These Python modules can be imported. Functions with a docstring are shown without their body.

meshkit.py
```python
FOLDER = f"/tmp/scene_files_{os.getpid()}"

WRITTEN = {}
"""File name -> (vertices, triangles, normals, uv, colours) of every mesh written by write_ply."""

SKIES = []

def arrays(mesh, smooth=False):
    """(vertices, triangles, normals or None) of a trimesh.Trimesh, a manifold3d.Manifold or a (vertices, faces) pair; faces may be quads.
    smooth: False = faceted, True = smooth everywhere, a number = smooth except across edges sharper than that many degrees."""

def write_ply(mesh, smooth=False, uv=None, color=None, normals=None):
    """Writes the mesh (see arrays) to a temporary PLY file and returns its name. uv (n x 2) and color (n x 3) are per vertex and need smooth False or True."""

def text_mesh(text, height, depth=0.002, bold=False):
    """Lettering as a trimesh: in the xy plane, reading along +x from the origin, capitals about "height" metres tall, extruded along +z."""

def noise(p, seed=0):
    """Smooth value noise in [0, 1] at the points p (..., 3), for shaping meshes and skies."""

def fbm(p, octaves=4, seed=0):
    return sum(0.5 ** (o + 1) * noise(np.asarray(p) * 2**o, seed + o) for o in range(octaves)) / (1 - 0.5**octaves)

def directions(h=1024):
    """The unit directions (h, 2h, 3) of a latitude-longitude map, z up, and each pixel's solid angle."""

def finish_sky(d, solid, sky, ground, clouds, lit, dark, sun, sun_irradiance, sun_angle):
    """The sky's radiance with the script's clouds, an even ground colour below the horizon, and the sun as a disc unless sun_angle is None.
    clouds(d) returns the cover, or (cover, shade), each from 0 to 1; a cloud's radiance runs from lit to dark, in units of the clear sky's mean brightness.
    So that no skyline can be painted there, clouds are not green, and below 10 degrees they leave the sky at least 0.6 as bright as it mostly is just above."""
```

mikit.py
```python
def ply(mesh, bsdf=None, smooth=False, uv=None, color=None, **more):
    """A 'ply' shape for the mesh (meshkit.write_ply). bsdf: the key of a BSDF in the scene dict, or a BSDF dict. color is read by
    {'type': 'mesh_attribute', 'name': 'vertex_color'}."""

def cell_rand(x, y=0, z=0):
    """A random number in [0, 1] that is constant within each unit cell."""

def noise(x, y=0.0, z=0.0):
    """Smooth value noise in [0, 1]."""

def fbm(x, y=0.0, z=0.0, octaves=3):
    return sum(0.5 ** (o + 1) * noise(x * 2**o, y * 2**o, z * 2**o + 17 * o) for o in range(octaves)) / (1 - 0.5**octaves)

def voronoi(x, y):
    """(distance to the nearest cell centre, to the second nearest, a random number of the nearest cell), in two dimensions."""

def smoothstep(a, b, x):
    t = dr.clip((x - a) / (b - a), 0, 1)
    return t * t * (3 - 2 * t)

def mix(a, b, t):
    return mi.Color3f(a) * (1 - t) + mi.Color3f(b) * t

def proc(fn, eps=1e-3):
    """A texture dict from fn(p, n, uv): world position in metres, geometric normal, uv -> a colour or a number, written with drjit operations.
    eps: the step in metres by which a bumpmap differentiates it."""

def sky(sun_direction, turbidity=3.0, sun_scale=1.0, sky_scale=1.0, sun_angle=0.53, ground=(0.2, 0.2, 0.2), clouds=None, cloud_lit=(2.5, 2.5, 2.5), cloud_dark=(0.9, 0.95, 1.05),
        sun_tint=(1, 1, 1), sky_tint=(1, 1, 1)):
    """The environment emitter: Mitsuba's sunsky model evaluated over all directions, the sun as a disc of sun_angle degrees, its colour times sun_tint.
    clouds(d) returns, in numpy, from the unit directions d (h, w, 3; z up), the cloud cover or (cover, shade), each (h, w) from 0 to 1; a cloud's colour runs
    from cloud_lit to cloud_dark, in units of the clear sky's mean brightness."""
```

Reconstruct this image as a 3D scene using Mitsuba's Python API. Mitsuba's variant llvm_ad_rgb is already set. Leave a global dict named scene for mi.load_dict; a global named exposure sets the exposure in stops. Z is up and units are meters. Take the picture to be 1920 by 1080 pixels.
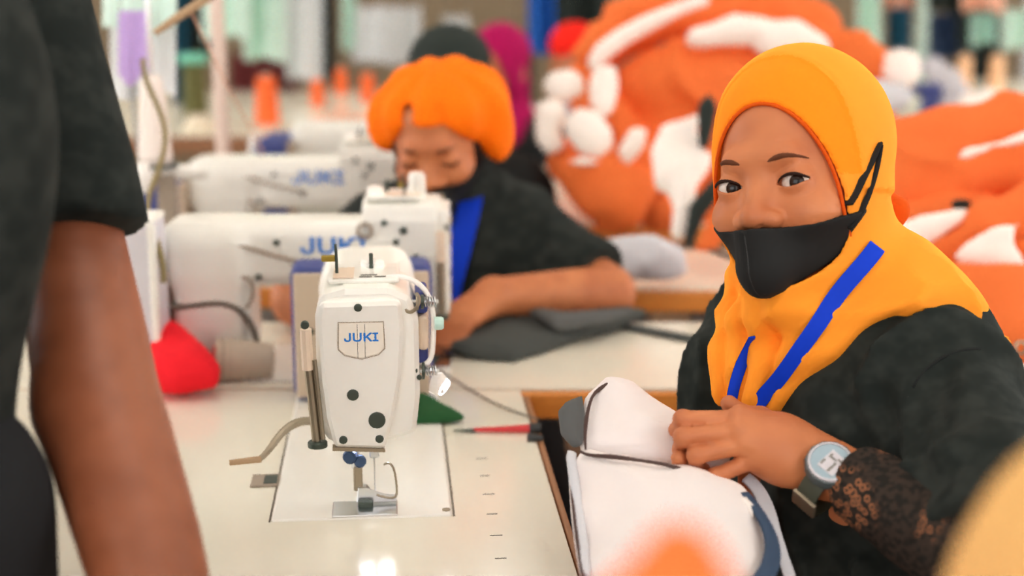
import math, numpy as np, trimesh, mitsuba as mi, mikit, meshkit
from scipy.interpolate import CubicSpline
from scipy.sparse import coo_matrix
from shapely.geometry import Polygon

# ------------------------------------------------------------------ camera, light, exposure
T = mi.ScalarTransform4f
FOCAL, PITCH, YAW = 2667.0, math.radians(13.1), math.radians(4.9)
CAM = np.array([0.0, 0.0, 1.295])
FWD = np.array([math.sin(YAW)*math.cos(PITCH), math.cos(YAW)*math.cos(PITCH), -math.sin(PITCH)])
RGT = np.array([math.cos(YAW), -math.sin(YAW), 0.0])
UPV = np.cross(RGT, FWD)
scene, labels = {}, {}
scene['camera'] = {'type': 'thinlens', 'fov': math.degrees(2*math.atan(960/FOCAL)), 'fov_axis': 'x', 'aperture_radius': 0.0098,
                   'focus_distance': 1.33, 'near_clip': 0.05, 'far_clip': 60.0,
                   'to_world': T().look_at(origin=CAM.tolist(), target=(CAM+FWD).tolist(), up=[0, 0, 1])}
exposure = -0.84
LAMP = (11.0, 11.0, 10.7)      # radiance of the fluorescent tubes' diffusers
DAY = (6.5, 6.7, 7.0)          # radiance of the frosted, daylit windows
rng = np.random.default_rng(7)
TZ = 0.76                       # height of the work tables


def at(x, y, d):
    """The point of the room seen at photo position (x, y), d metres in front of the lens."""
    return CAM + FWD*d + RGT*((x-960)/FOCAL*d) - UPV*((y-540)/FOCAL*d)


def on(x, y, z=TZ):
    v = FWD + RGT*((x-960)/FOCAL) - UPV*((y-540)/FOCAL)
    return CAM + v*((z-CAM[2])/v[2])


# ------------------------------------------------------------------ naming
def fresh(key):
    if key not in scene and key not in labels and not any(k.startswith(key+'__') for k in USED):
        return key
    n = 1
    while f'{key}_{n:03d}' in scene or f'{key}_{n:03d}' in labels:
        n += 1
    return f'{key}_{n:03d}'


USED = []


def thing(name, label, cat=None, group=None, kind=None):
    key = fresh(name)
    labels[key] = {'label': label}
    if cat: labels[key]['category'] = cat
    if group: labels[key]['group'] = group
    if kind: labels[key]['kind'] = kind
    return key


def put(parent, part, mesh, mat, smooth=30, label=None, kind=None, emit=None, to=None):
    """One entry: parent__part (or the parent itself when part is None). mesh: a mesh or a ready shape dict."""
    key = parent if part is None else fresh(parent+'__'+part)
    d = dict(mesh) if isinstance(mesh, dict) else mikit.ply(mesh, mat, smooth=smooth)
    if emit is not None: d['emitter'] = {'type': 'area', 'radiance': {'type': 'rgb', 'value': list(emit)}}
    if to is not None: d['to_world'] = to
    scene[key] = d
    USED.append(key)
    if part is not None and (label or kind):
        labels[key] = {}
        if label: labels[key]['label'] = label
        if kind: labels[key]['kind'] = kind
    return key


def one(name, mesh, mat, label, cat=None, group=None, kind=None, smooth=30, emit=None):
    k = thing(name, label, cat, group, kind)
    put(k, None, mesh, mat, smooth, emit=emit)
    return k


# ------------------------------------------------------------------ materials
def lin(*c):
    return [((x/255)/12.92 if x/255 <= .04045 else ((x/255+.055)/1.055)**2.4) for x in c]


def mat(name, rgb, rough=.6, metal=0.0, spec=.5, two=True, bump=None, scale=.001, **kw):
    base = rgb if isinstance(rgb, dict) else {'type': 'rgb', 'value': lin(*rgb)}
    b = {'type': 'principled', 'base_color': base, 'roughness': rough, 'metallic': metal, 'specular': spec, **kw}
    if bump is not None: b = {'type': 'bumpmap', 'arbitrary': bump, 'scale': scale, 'bsdf': b}
    scene[name] = {'type': 'twosided', 'bsdf': b} if two else b


def C3(*c):
    return mi.Color3f(*lin(*c))


def skin_fn(a, b):
    def fn(p, n, uv):
        t = mikit.fbm(p.x*38, p.y*38, p.z*38, 2)*.6 + mikit.noise(p.x*12+5, p.y*12, p.z*12)*.4
        return mikit.mix(C3(*a), C3(*b), mikit.smoothstep(.25, .75, t))
    return mikit.proc(fn)


def weave(p, n, uv):
    return .5*mikit.noise(p.x*420, p.y*420, p.z*420) + 1.5*mikit.noise(p.x*45, p.y*45, p.z*45)


def black_cloth(p, n, uv):
    t = mikit.fbm(p.x*55, p.y*55, p.z*55, 3)
    return mikit.mix(C3(28, 34, 32), C3(43, 48, 45), mikit.smoothstep(.3, .75, t))


def lace(p, n, uv):
    d1, d2, r = mikit.voronoi((p.x*.6-p.y*.8)*125, (p.z+.2*p.x)*125)
    ring = mikit.smoothstep(.16, .22, d1)*(1-mikit.smoothstep(.34, .42, d1))
    net = mikit.smoothstep(.3, .6, mikit.noise(p.x*260, p.y*260, p.z*260))
    patch = mikit.smoothstep(.48, .66, mikit.noise(p.x*22+3, p.y*22, p.z*22+9))
    c = mikit.mix(C3(32, 30, 27), C3(62, 50, 43), net*.6)
    return mikit.mix(c, C3(165, 108, 74), ring*patch*.8)


def wood_fn(a, b):
    def fn(p, n, uv):
        t = mikit.fbm(p.x*3, p.y*3, p.z*70, 3)
        return mikit.mix(C3(*a), C3(*b), t)
    return mikit.proc(fn)


def laminate(p, n, uv):
    t = mikit.fbm(p.x*5, p.y*5, p.z*5, 3)
    return mikit.mix(C3(225, 221, 203), C3(233, 230, 214), t)


def floor_fn(p, n, uv):
    t = mikit.fbm(p.x*4, p.y*4, 0, 4)
    return mikit.mix(C3(112, 82, 60), C3(150, 116, 88), t)


def wall_fn(p, n, uv):
    t = mikit.fbm(p.x*2, p.y*2, p.z*2, 4)
    return mikit.mix(C3(120, 104, 82), C3(150, 134, 108), t)


cloth_bump = mikit.proc(weave, eps=4e-4)
mat('skin_warm', skin_fn((180, 105, 66), (200, 125, 80)), .52, spec=.4)
mat('skin_hand', skin_fn((200, 126, 84), (216, 146, 102)), .5, spec=.4)
mat('skin_dark', skin_fn((126, 70, 44), (146, 86, 58)), .45, spec=.5)
mat('black_cotton', mikit.proc(black_cloth), .92, spec=.2, bump=cloth_bump, scale=.0006)
mat('black_mask', (24, 25, 25), .8, spec=.3)
mat('black_plain', (28, 31, 31), .85, spec=.25)
mat('dark_trouser', (30, 32, 34), .9, spec=.2)
mat('lace', mikit.proc(lace), .9, spec=.2)
mat('hijab', (250, 152, 44), .85, spec=.2)
mat('under_cap', (246, 138, 22), .85, spec=.2)
mat('hijab_dark', (214, 84, 12), .85, spec=.2)
mat('cap_orange', (255, 118, 2), .8, spec=.2)
mat('hijab_tan', (214, 168, 104), .85, spec=.2)
mat('hijab_magenta', (168, 10, 84), .85, spec=.2)
mat('cap_red', (246, 34, 20), .8, spec=.2)
mat('blue_ribbon', (8, 58, 200), .7, spec=.2)
mat('eye_white', (214, 200, 190), .25, spec=.35)
mat('iris', (40, 22, 14), .25, spec=.25)
mat('pupil', (6, 5, 5), .2, spec=.3)
mat('brow', (92, 52, 32), .8, spec=.2)
mat('lash', (40, 22, 16), .8, spec=.2)
mat('laminate', mikit.proc(laminate), .16, spec=.5)
mat('wood_orange', wood_fn((206, 122, 44), (230, 150, 66)), .45)
mat('wood_brown', wood_fn((130, 88, 58), (160, 112, 74)), .5)
mat('steel_frame', (150, 150, 146), .4, metal=.6)
mat('enamel', (238, 238, 230), .22, spec=.5, clearcoat=.4)
mat('enamel_warm', (226, 206, 184), .3, spec=.5)
mat('chrome', (212, 216, 220), .2, metal=1.0)
mat('steel_dull', (158, 146, 126), .38, metal=.85)
mat('gun_metal', (66, 76, 68), .4, metal=.5)
mat('blue_steel', (62, 84, 118), .35, metal=.5)
mat('rim_blue', (50, 62, 126), .5)
mat('panel_gray', (196, 178, 158), .6)
mat('cover_gray', (200, 198, 204), .55)
mat('ink_blue', (32, 112, 196), .6)
mat('ink_dark', (66, 92, 112), .6)
mat('ink_gray', (120, 118, 112), .6)
mat('badge', (234, 228, 214), .4)
mat('brass', (150, 128, 48), .4, metal=.5)
mat('plastic_white', (246, 244, 238), .3)
mat('knob_mint', (190, 226, 214), .3)
mat('cable_gray', (150, 136, 120), .6)
mat('cable_olive', (128, 114, 70), .6)
mat('cable_dark', (96, 88, 78), .6)
mat('workwear', (228, 112, 54), .82, spec=.25)
mat('lining', (244, 236, 228), .9, spec=.2)
mat('padding', (232, 226, 224), .92, spec=.15, bump=cloth_bump, scale=.0008)
mat('gray_denim', (92, 94, 94), .9, spec=.2)
mat('gray_fabric', (72, 76, 74), .92, spec=.2, bump=cloth_bump, scale=.0008)
mat('silver_cloth', (204, 206, 212), .7, spec=.3)
mat('navy', (44, 66, 92), .7)
mat('cord_white', (232, 226, 220), .7)
mat('brown_thread', (74, 56, 52), .9)
mat('red_cloth', (236, 26, 40), .8, spec=.25)
mat('green_cloth', (38, 84, 48), .85, spec=.2)
mat('thread_orange', (248, 108, 44), .75)
mat('thread_gray', (188, 172, 154), .8)
mat('thread_white', (236, 226, 218), .8)
mat('thread_peach', (240, 192, 148), .8)
mat('thread_olive', (92, 92, 48), .8)
mat('cone_plastic', (226, 214, 190), .5)
mat('mint', (122, 206, 178), .6)
mat('sheet_mint', (206, 232, 220), .8)
mat('sheet_white', (222, 226, 226), .85)
mat('sheet_purple', (186, 160, 214), .8)
mat('cloth_teal', (24, 84, 108), .85)
mat('cloth_black', (30, 40, 36), .9)
mat('cloth_maroon', (92, 28, 28), .9)
mat('cloth_blue', (20, 92, 176), .85)
mat('cloth_peach', (226, 178, 152), .85)
mat('rubber_red', (196, 40, 44), .5)
mat('rubber_black', (34, 36, 36), .55)
mat('watch_case', (78, 88, 90), .45)
mat('watch_face', (150, 172, 184), .3, metal=.3)
mat('watch_strap', (58, 62, 48), .6)
mat('pole', (226, 204, 192), .45)
mat('tan_stick', (176, 146, 112), .6)
mat('floor', mikit.proc(floor_fn), .55)
mat('plaster', mikit.proc(wall_fn), .9)
mat('white_paint', (236, 232, 222), .9)
mat('glow', (250, 250, 250), .6)
scene['window_glass'] = {'type': 'thindielectric'}


# ------------------------------------------------------------------ mesh tools
def box(cx, cy, cz, sx, sy, sz, r=0.0):
    """A box with centre and size; r rounds its edges."""
    s = np.array([sx, sy, sz])/2
    if r <= 0:
        m = trimesh.creation.box(2*s)
    else:
        r = min(r, *(s*.98))
        b = trimesh.creation.icosphere(1, r).vertices
        m = trimesh.convex.convex_hull(np.vstack([b+np.array([i, j, k])*(s-r) for i in (-1, 1) for j in (-1, 1) for k in (-1, 1)]))
    m.apply_translation([cx, cy, cz])
    return m


def join(*ms):
    return trimesh.util.concatenate([m for m in ms])


def spline(pts, n=40):
    p = np.asarray(pts, float)
    t = np.concatenate([[0], np.cumsum(np.linalg.norm(np.diff(p, axis=0), axis=1)+1e-9)])
    return CubicSpline(t, p)(np.linspace(0, t[-1], n))


def tube(pts, r, k=10, n=None, caps=True):
    """A round tube along pts (through a spline when n is given); r: a number or one per point."""
    p = spline(pts, n) if n else np.asarray(pts, float)
    r = np.interp(np.linspace(0, 1, len(p)), np.linspace(0, 1, np.size(r)), np.atleast_1d(r))
    t = np.gradient(p, axis=0)
    t /= np.linalg.norm(t, axis=1, keepdims=True)+1e-12
    u = np.cross(t[0], [0, 0, 1.0] if abs(t[0][2]) < .9 else [1.0, 0, 0])
    rings = []
    for i in range(len(p)):
        u = u-t[i]*(u@t[i]); u /= np.linalg.norm(u)
        w = np.cross(t[i], u)
        a = np.arange(k)*2*np.pi/k
        rings.append(p[i]+r[i]*(np.cos(a)[:, None]*u+np.sin(a)[:, None]*w))
    v = np.vstack(rings+[[p[0]], [p[-1]]])
    f = []
    for i in range(len(p)-1):
        for j in range(k):
            a, b = i*k+j, i*k+(j+1) % k
            f += [[a, b, b+k], [a, b+k, a+k]]
    if caps:
        s, e, m = len(v)-2, len(v)-1, (len(p)-1)*k
        for j in range(k):
            f += [[s, (j+1) % k, j], [e, m+j, m+(j+1) % k]]
    return trimesh.Trimesh(v, f, process=False)


def lathe(profile, n=28, axis=2):
    """Revolve (radius, height) pairs round z."""
    p = np.asarray(profile, float)
    a = np.arange(n)*2*np.pi/n
    v = np.stack([np.outer(np.cos(a), p[:, 0]), np.outer(np.sin(a), p[:, 0]), np.tile(p[:, 1], (n, 1))], -1).reshape(-1, 3)
    m, f = len(p), []
    for i in range(n):
        for j in range(m-1):
            a0, b0 = i*m+j, ((i+1) % n)*m+j
            f += [[a0, b0, b0+1], [a0, b0+1, a0+1]]
    return trimesh.Trimesh(v, f, process=False)


def disc(c, axis, r, h, n=20, dome=.25):
    """A short turned button: centre of its base, axis, radius, height."""
    m = lathe([(1e-5, 0), (r, 0), (r, h*(1-dome)), (r*.8, h), (1e-5, h)], n)
    return aim(m, axis, c)


def aim(m, axis, c=(0, 0, 0)):
    m = m.copy()
    m.apply_transform(trimesh.geometry.align_vectors([0, 0, 1], np.asarray(axis, float)))
    m.apply_translation(c)
    return m


def plate(poly, th, bevel=0.0):
    """A flat plate with the outline poly (x, z), its back at y = 0 and its face at y = -th."""
    g = Polygon(poly)
    if bevel:
        g = g.buffer(-bevel, join_style=1).buffer(bevel, join_style=1, quad_segs=5)
        lo, hi = g, g.buffer(-bevel*.6, join_style=1, quad_segs=5)
        a = trimesh.creation.extrude_polygon(lo, th-bevel*.6, engine='earcut')
        # a hulled face gives the soft edge of the casting
        b = trimesh.convex.convex_hull(np.vstack([np.c_[np.array(lo.exterior.coords), np.full(len(lo.exterior.coords), th-bevel*.6)],
                                                  np.c_[np.array(hi.exterior.coords), np.full(len(hi.exterior.coords), th)]]))
        m = join(a, b)
    else:
        m = trimesh.creation.extrude_polygon(g, th, engine='earcut')
    m.apply_transform(np.array([[1, 0, 0, 0], [0, 0, -1, 0], [0, 1, 0, 0], [0, 0, 0, 1.0]]))
    return m


def ribbon(pts, sides, w, th=.0012, n=40):
    """A flat band along pts; sides: the direction of its width at each point."""
    p, s = spline(pts, n), np.asarray(sides, float)
    s = np.array([np.interp(np.linspace(0, 1, n), np.linspace(0, 1, len(s)), s[:, k]) for k in range(3)]).T
    t = np.gradient(p, axis=0); t /= np.linalg.norm(t, axis=1, keepdims=True)
    s = s-t*(s*t).sum(1, keepdims=True); s /= np.linalg.norm(s, axis=1, keepdims=True)
    nn = np.cross(t, s)
    w = np.interp(np.linspace(0, 1, n), np.linspace(0, 1, np.size(w)), np.atleast_1d(w))[:, None]
    v = np.stack([p-s*w/2-nn*th/2, p+s*w/2-nn*th/2, p+s*w/2+nn*th/2, p-s*w/2+nn*th/2], 1).reshape(-1, 3)
    f = []
    for i in range(n-1):
        for j in range(4):
            a, b = i*4+j, i*4+(j+1) % 4
            f += [[a, b, b+4], [a, b+4, a+4]]
    f += [[0, 2, 1], [0, 3, 2], [4*n-4, 4*n-3, 4*n-2], [4*n-4, 4*n-2, 4*n-1]]
    return trimesh.Trimesh(v, f, process=False)


def place(m, M):
    m = m.copy(); m.apply_transform(M); return m


def frame(o, x, y, z):
    M = np.eye(4); M[:3, 0], M[:3, 1], M[:3, 2], M[:3, 3] = x, y, z, o
    return M


# signed distances, on (n, 3) points
def s_ball(p, c, r): return np.linalg.norm(p-np.asarray(c), axis=1)-r


def s_ell(p, c, r):
    q, r = p-np.asarray(c), np.asarray(r)
    a = np.linalg.norm(q/r, axis=1); b = np.linalg.norm(q/(r*r), axis=1)
    return a*(a-1)/np.maximum(b, 1e-9)


def s_cone(p, a, b, ra, rb=None):
    a, b = np.asarray(a, float), np.asarray(b, float)
    rb = ra if rb is None else rb
    ab = b-a
    t = np.clip((p-a)@ab/max(ab@ab, 1e-12), 0, 1)
    return np.linalg.norm(p-a-t[:, None]*ab, axis=1)-(ra+(rb-ra)*t)


def s_chain(p, pts, k=.01):
    """pts: (point, radius) one after another."""
    d = None
    for (a, ra), (b, rb) in zip(pts[:-1], pts[1:]):
        e = s_cone(p, a, b, ra, rb)
        d = e if d is None else smin(d, e, k)
    if d is None: d = s_ball(p, *pts[0])
    return d


def s_box(p, c, h, r=0.0):
    q = np.abs(p-np.asarray(c))-(np.asarray(h)-r)
    return np.linalg.norm(np.maximum(q, 0), axis=1)+np.minimum(q.max(1), 0)-r


def s_poly(q, poly):
    """Signed distance in the plane, negative inside."""
    P = np.asarray(poly, float); d = np.full(len(q), 1e9); s = np.ones(len(q))
    for i in range(len(P)):
        a, b = P[i], P[i-1]
        e, w = b-a, q-a
        t = np.clip(w@e/(e@e), 0, 1)
        d = np.minimum(d, ((w-t[:, None]*e)**2).sum(1))
        c1, c2, c3 = q[:, 1] >= a[1], q[:, 1] < b[1], e[0]*w[:, 1] > e[1]*w[:, 0]
        s = np.where((c1 & c2 & c3) | (~c1 & ~c2 & ~c3), -s, s)
    return s*np.sqrt(d)


def s_limb(p, pts, radii, n=14, k=.01):
    q = spline(pts, n); t = np.linspace(0, 1, len(pts))
    r = np.interp(np.linspace(0, 1, n), t, radii)
    return s_chain(p, list(zip(q, r)), k)


def smin(a, b, k):
    h = np.clip(.5+.5*(b-a)/k, 0, 1)
    return b+(a-b)*h-k*h*(1-h)


def smax(a, b, k): return -smin(-a, -b, k)


def nz(p, s, seed=0, oct=2):
    """Centred noise of wavelength s metres (a number or one per axis)."""
    return meshkit.fbm(p/np.asarray(s, float), oct, seed)-.5


def ridge(p, s, seed=0):
    return 1-2*np.abs(meshkit.noise(p/np.asarray(s, float), seed)-.5)*2


def solid(f, lo, hi, h, slack=1.6):
    """The surface f = 0 as a smooth mesh (surface nets), evaluated finely only near the surface."""
    lo, hi, s = np.array(lo, float), np.array(hi, float), 4
    m = np.ceil((hi-lo)/(h*s)).astype(int)
    g = [lo[k]+np.arange(m[k]+1)*h*s for k in range(3)]
    pc = np.stack(np.meshgrid(*g, indexing='ij'), -1)
    D = f(pc.reshape(-1, 3)).reshape(pc.shape[:3]).astype(np.float32)
    a = np.abs(D) < h*s*1.75*slack
    near = np.zeros(tuple(m), bool)
    for i in (0, 1):
        for j in (0, 1):
            for k in (0, 1):
                near |= a[i:m[0]+i, j:m[1]+j, k:m[2]+k]
    n = m*s+1
    ix = [np.minimum((np.arange(n[k])+s//2)//s, m[k]) for k in range(3)]
    V = D[np.ix_(*ix)].copy()
    rep = near.repeat(s, 0).repeat(s, 1).repeat(s, 2)
    mask = np.zeros(tuple(n), bool)
    for i in (0, 1):
        for j in (0, 1):
            for k in (0, 1):
                mask[i:n[0]-1+i, j:n[1]-1+j, k:n[2]-1+k] |= rep
    idx = np.argwhere(mask)
    out = np.empty(len(idx), np.float32)
    for c in range(0, len(idx), 300000):
        out[c:c+300000] = f(lo+idx[c:c+300000]*h)
    V[mask] = out
    S = V < 0
    c = [(i, j, k) for i in (0, 1) for j in (0, 1) for k in (0, 1)]
    cnt = sum(S[i:n[0]-1+i, j:n[1]-1+j, k:n[2]-1+k].astype(np.int8) for i, j, k in c)
    act = np.argwhere((cnt > 0) & (cnt < 8))
    num = np.full(tuple(n-1), -1, np.int32)
    num[tuple(act.T)] = np.arange(len(act))
    val = {x: V[tuple((act+x).T)] for x in c}
    acc, wt = np.zeros((len(act), 3)), np.zeros(len(act))
    for x in c:
        for ax in range(3):
            if x[ax] == 0:
                y = tuple(x[q]+(q == ax) for q in range(3))
                va, vb = val[x], val[y]
                cr = (va < 0) != (vb < 0)
                t = np.where(cr, va/np.where(cr, va-vb, 1), 0)
                pt = np.tile(np.array(x, float), (len(act), 1)); pt[:, ax] = t
                acc += pt*cr[:, None]; wt += cr
    verts = lo+(act+acc/wt[:, None])*h
    faces = []
    for ax in range(3):
        b, d = (ax+1) % 3, (ax+2) % 3
        sl0, sl1 = [slice(None)]*3, [slice(None)]*3
        sl0[ax], sl1[ax] = slice(0, -1), slice(1, None)
        E = np.argwhere(S[tuple(sl0)] != S[tuple(sl1)])
        E = E[(E[:, b] > 0) & (E[:, d] > 0) & (E[:, b] < n[b]-1) & (E[:, d] < n[d]-1)]
        if not len(E): continue
        eb, ed = np.eye(3, dtype=int)[b], np.eye(3, dtype=int)[d]
        q = np.stack([num[tuple((E-o).T)] for o in (eb+ed, ed, 0*eb, eb)], 1)
        flip = S[tuple(E.T)]
        q = np.where(flip[:, None], q, q[:, ::-1])
        faces += [q[:, [0, 1, 2]], q[:, [0, 2, 3]]]
    F = np.vstack(faces)
    F = F[(F >= 0).all(1)]
    return trimesh.Trimesh(verts, F, process=False)


def calm(m, n=4):
    v, f = np.array(m.vertices), np.array(m.faces)
    i = np.concatenate([f[:, 0], f[:, 1], f[:, 2]]); j = np.concatenate([f[:, 1], f[:, 2], f[:, 0]])
    A = coo_matrix((np.ones(len(i)*2), (np.concatenate([i, j]), np.concatenate([j, i]))), shape=(len(v),)*2).tocsr()
    d = np.maximum(np.asarray(A.sum(1)), 1)
    for _ in range(n):
        for lam in (.5, -.51):
            v = v+lam*(A@v/d-v)
    return trimesh.Trimesh(v, f, process=False)


def around(pts, pad):
    p = np.asarray(pts, float)
    return p.min(0)-pad, p.max(0)+pad


def cushion(P, th, w=None, wrinkle=0.0, seed=0, h=.005, ws=.05, bend=0.0):
    """A padded piece of cloth with the outline P (points in the room), th thick at its middle, thinning over w at its edge."""
    P = np.asarray(P, float); c = P.mean(0)
    n = np.linalg.svd(P-c)[2][2]
    if n@(CAM-c) < 0: n = -n
    ex = np.cross([0, 0, 1.0], n); ex /= np.linalg.norm(ex); ey = np.cross(n, ex)
    poly = np.c_[(P-c)@ex, (P-c)@ey]
    w = w or th*2

    def f(p):
        q = np.c_[(p-c)@ex, (p-c)@ey]
        z = (p-c)@n
        if bend: z = z-bend*(q[:, 0]**2+q[:, 1]**2)
        if wrinkle: z = z+wrinkle*2*nz(p, ws, seed)
        d = s_poly(q, poly)
        u = np.maximum(d+w, 0)/w*th
        return np.hypot(u, z)-th
    lo, hi = around(P, th*1.6+abs(bend)*.1)
    return calm(solid(f, lo, hi, h), 3)


# ------------------------------------------------------------------ the hall
def hall():
    X0, X1, Y0, Y1, Z1 = -4.5, 5.5, -2.5, 7.6, 3.4
    def slab(name, cx, cy, cz, sx, sy, sz, m, label):
        one(name, box(cx, cy, cz, sx, sy, sz), m, label, kind='structure', smooth=False)
    cx, cy = (X0+X1)/2, (Y0+Y1)/2
    slab('floor', cx, cy, -.05, X1-X0+.4, Y1-Y0+.4, .1, 'floor', 'worn brown factory floor under the work tables')
    slab('ceiling', cx, cy, Z1+.05, X1-X0+.4, Y1-Y0+.4, .1, 'white_paint', 'white painted ceiling above the hall')
    slab('wall_back', cx, Y1+.1, Z1/2, X1-X0+.4, .2, Z1, 'plaster', 'brownish far wall behind the hanging garments')
    slab('wall_front', cx, Y0-.1, Z1/2, X1-X0+.4, .2, Z1, 'white_paint', 'white wall behind the photographer')
    slab('wall_left', X0-.1, cy, Z1/2, .2, Y1-Y0, Z1, 'white_paint', 'white side wall of the hall on the left')
    slab('wall_right', X1+.1, cy, Z1/2, .2, Y1-Y0, Z1, 'white_paint', 'white side wall of the hall on the right')


hall()


def window(n, c, along, w, h, label):
    """A frosted, daylit window on a wall: frame, mullions, panes; along: the wall's direction."""
    a = np.asarray(along, float); up = np.array([0, 0, 1.0]); nn = np.cross(a, up)
    M = frame(np.asarray(c, float), a, nn, up)
    k = thing(f'window_{n}', label, kind='structure')
    for s in (-1, 1):
        put(k, 'frame', place(box(s*w/2, 0, 0, .06, .08, h+.06, .004), M), 'white_paint')
        put(k, 'frame', place(box(0, 0, s*h/2, w, .08, .06, .004), M), 'white_paint')
    nx, nzz = max(1, round(w/.8)), 2
    for i in range(1, nx):
        put(k, 'mullion', place(box(-w/2+w*i/nx, 0, 0, .035, .07, h, .003), M), 'white_paint')
    put(k, 'mullion', place(box(0, 0, 0, w, .07, .035, .003), M), 'white_paint')
    for i in range(nx):
        for j in range(nzz):
            put(k, 'pane', place(box(-w/2+w*(i+.5)/nx, 0, -h/2+h*(j+.5)/nzz, w/nx-.03, .01, h/nzz-.03), M), 'glow', emit=DAY)


window(1, (-1.6, -2.46, 1.85), (1, 0, 0), 2.4, 1.7, 'frosted daylit window in the wall behind the photographer, left one')
window(2, (1.8, -2.46, 1.85), (1, 0, 0), 2.4, 1.7, 'frosted daylit window in the wall behind the photographer, right one')
window(3, (-4.46, .6, 1.85), (0, 1, 0), 3.2, 1.7, 'frosted daylit window in the left side wall')
window(4, (5.46, .6, 1.85), (0, 1, 0), 3.2, 1.7, 'frosted daylit window in the right side wall')
window(5, (-4.46, 4.6, 1.85), (0, 1, 0), 3.2, 1.7, 'frosted daylit window farther along the left side wall')
window(6, (5.46, 4.6, 1.85), (0, 1, 0), 3.2, 1.7, 'frosted daylit window farther along the right side wall')


def batten(x, y, i, label):
    k = thing('ceiling_light', label, 'ceiling light', 'fluorescent batten lights under the ceiling')
    put(k, 'housing', box(x, y, 3.385, .09, 1.3, .03, .004), 'white_paint')
    put(k, 'diffuser', box(x, y, 3.345, .13, 1.24, .05, .012), 'glow', emit=LAMP)
    for s in (-1, 1):
        put(k, 'end_cap', box(x, y+s*.635, 3.345, .135, .03, .055, .006), 'plastic_white')


for i, x in enumerate((-2.6, -.23, .50, 2.9)):
    for j, y in enumerate((-.9, 1.3, 3.6, 6.1)):
        batten(x, y, i, f'white fluorescent batten light under the ceiling, {("nearest", "second", "third", "farthest")[j]} of its row, {("far left", "middle left", "middle right", "far right")[i]} row')


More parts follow.
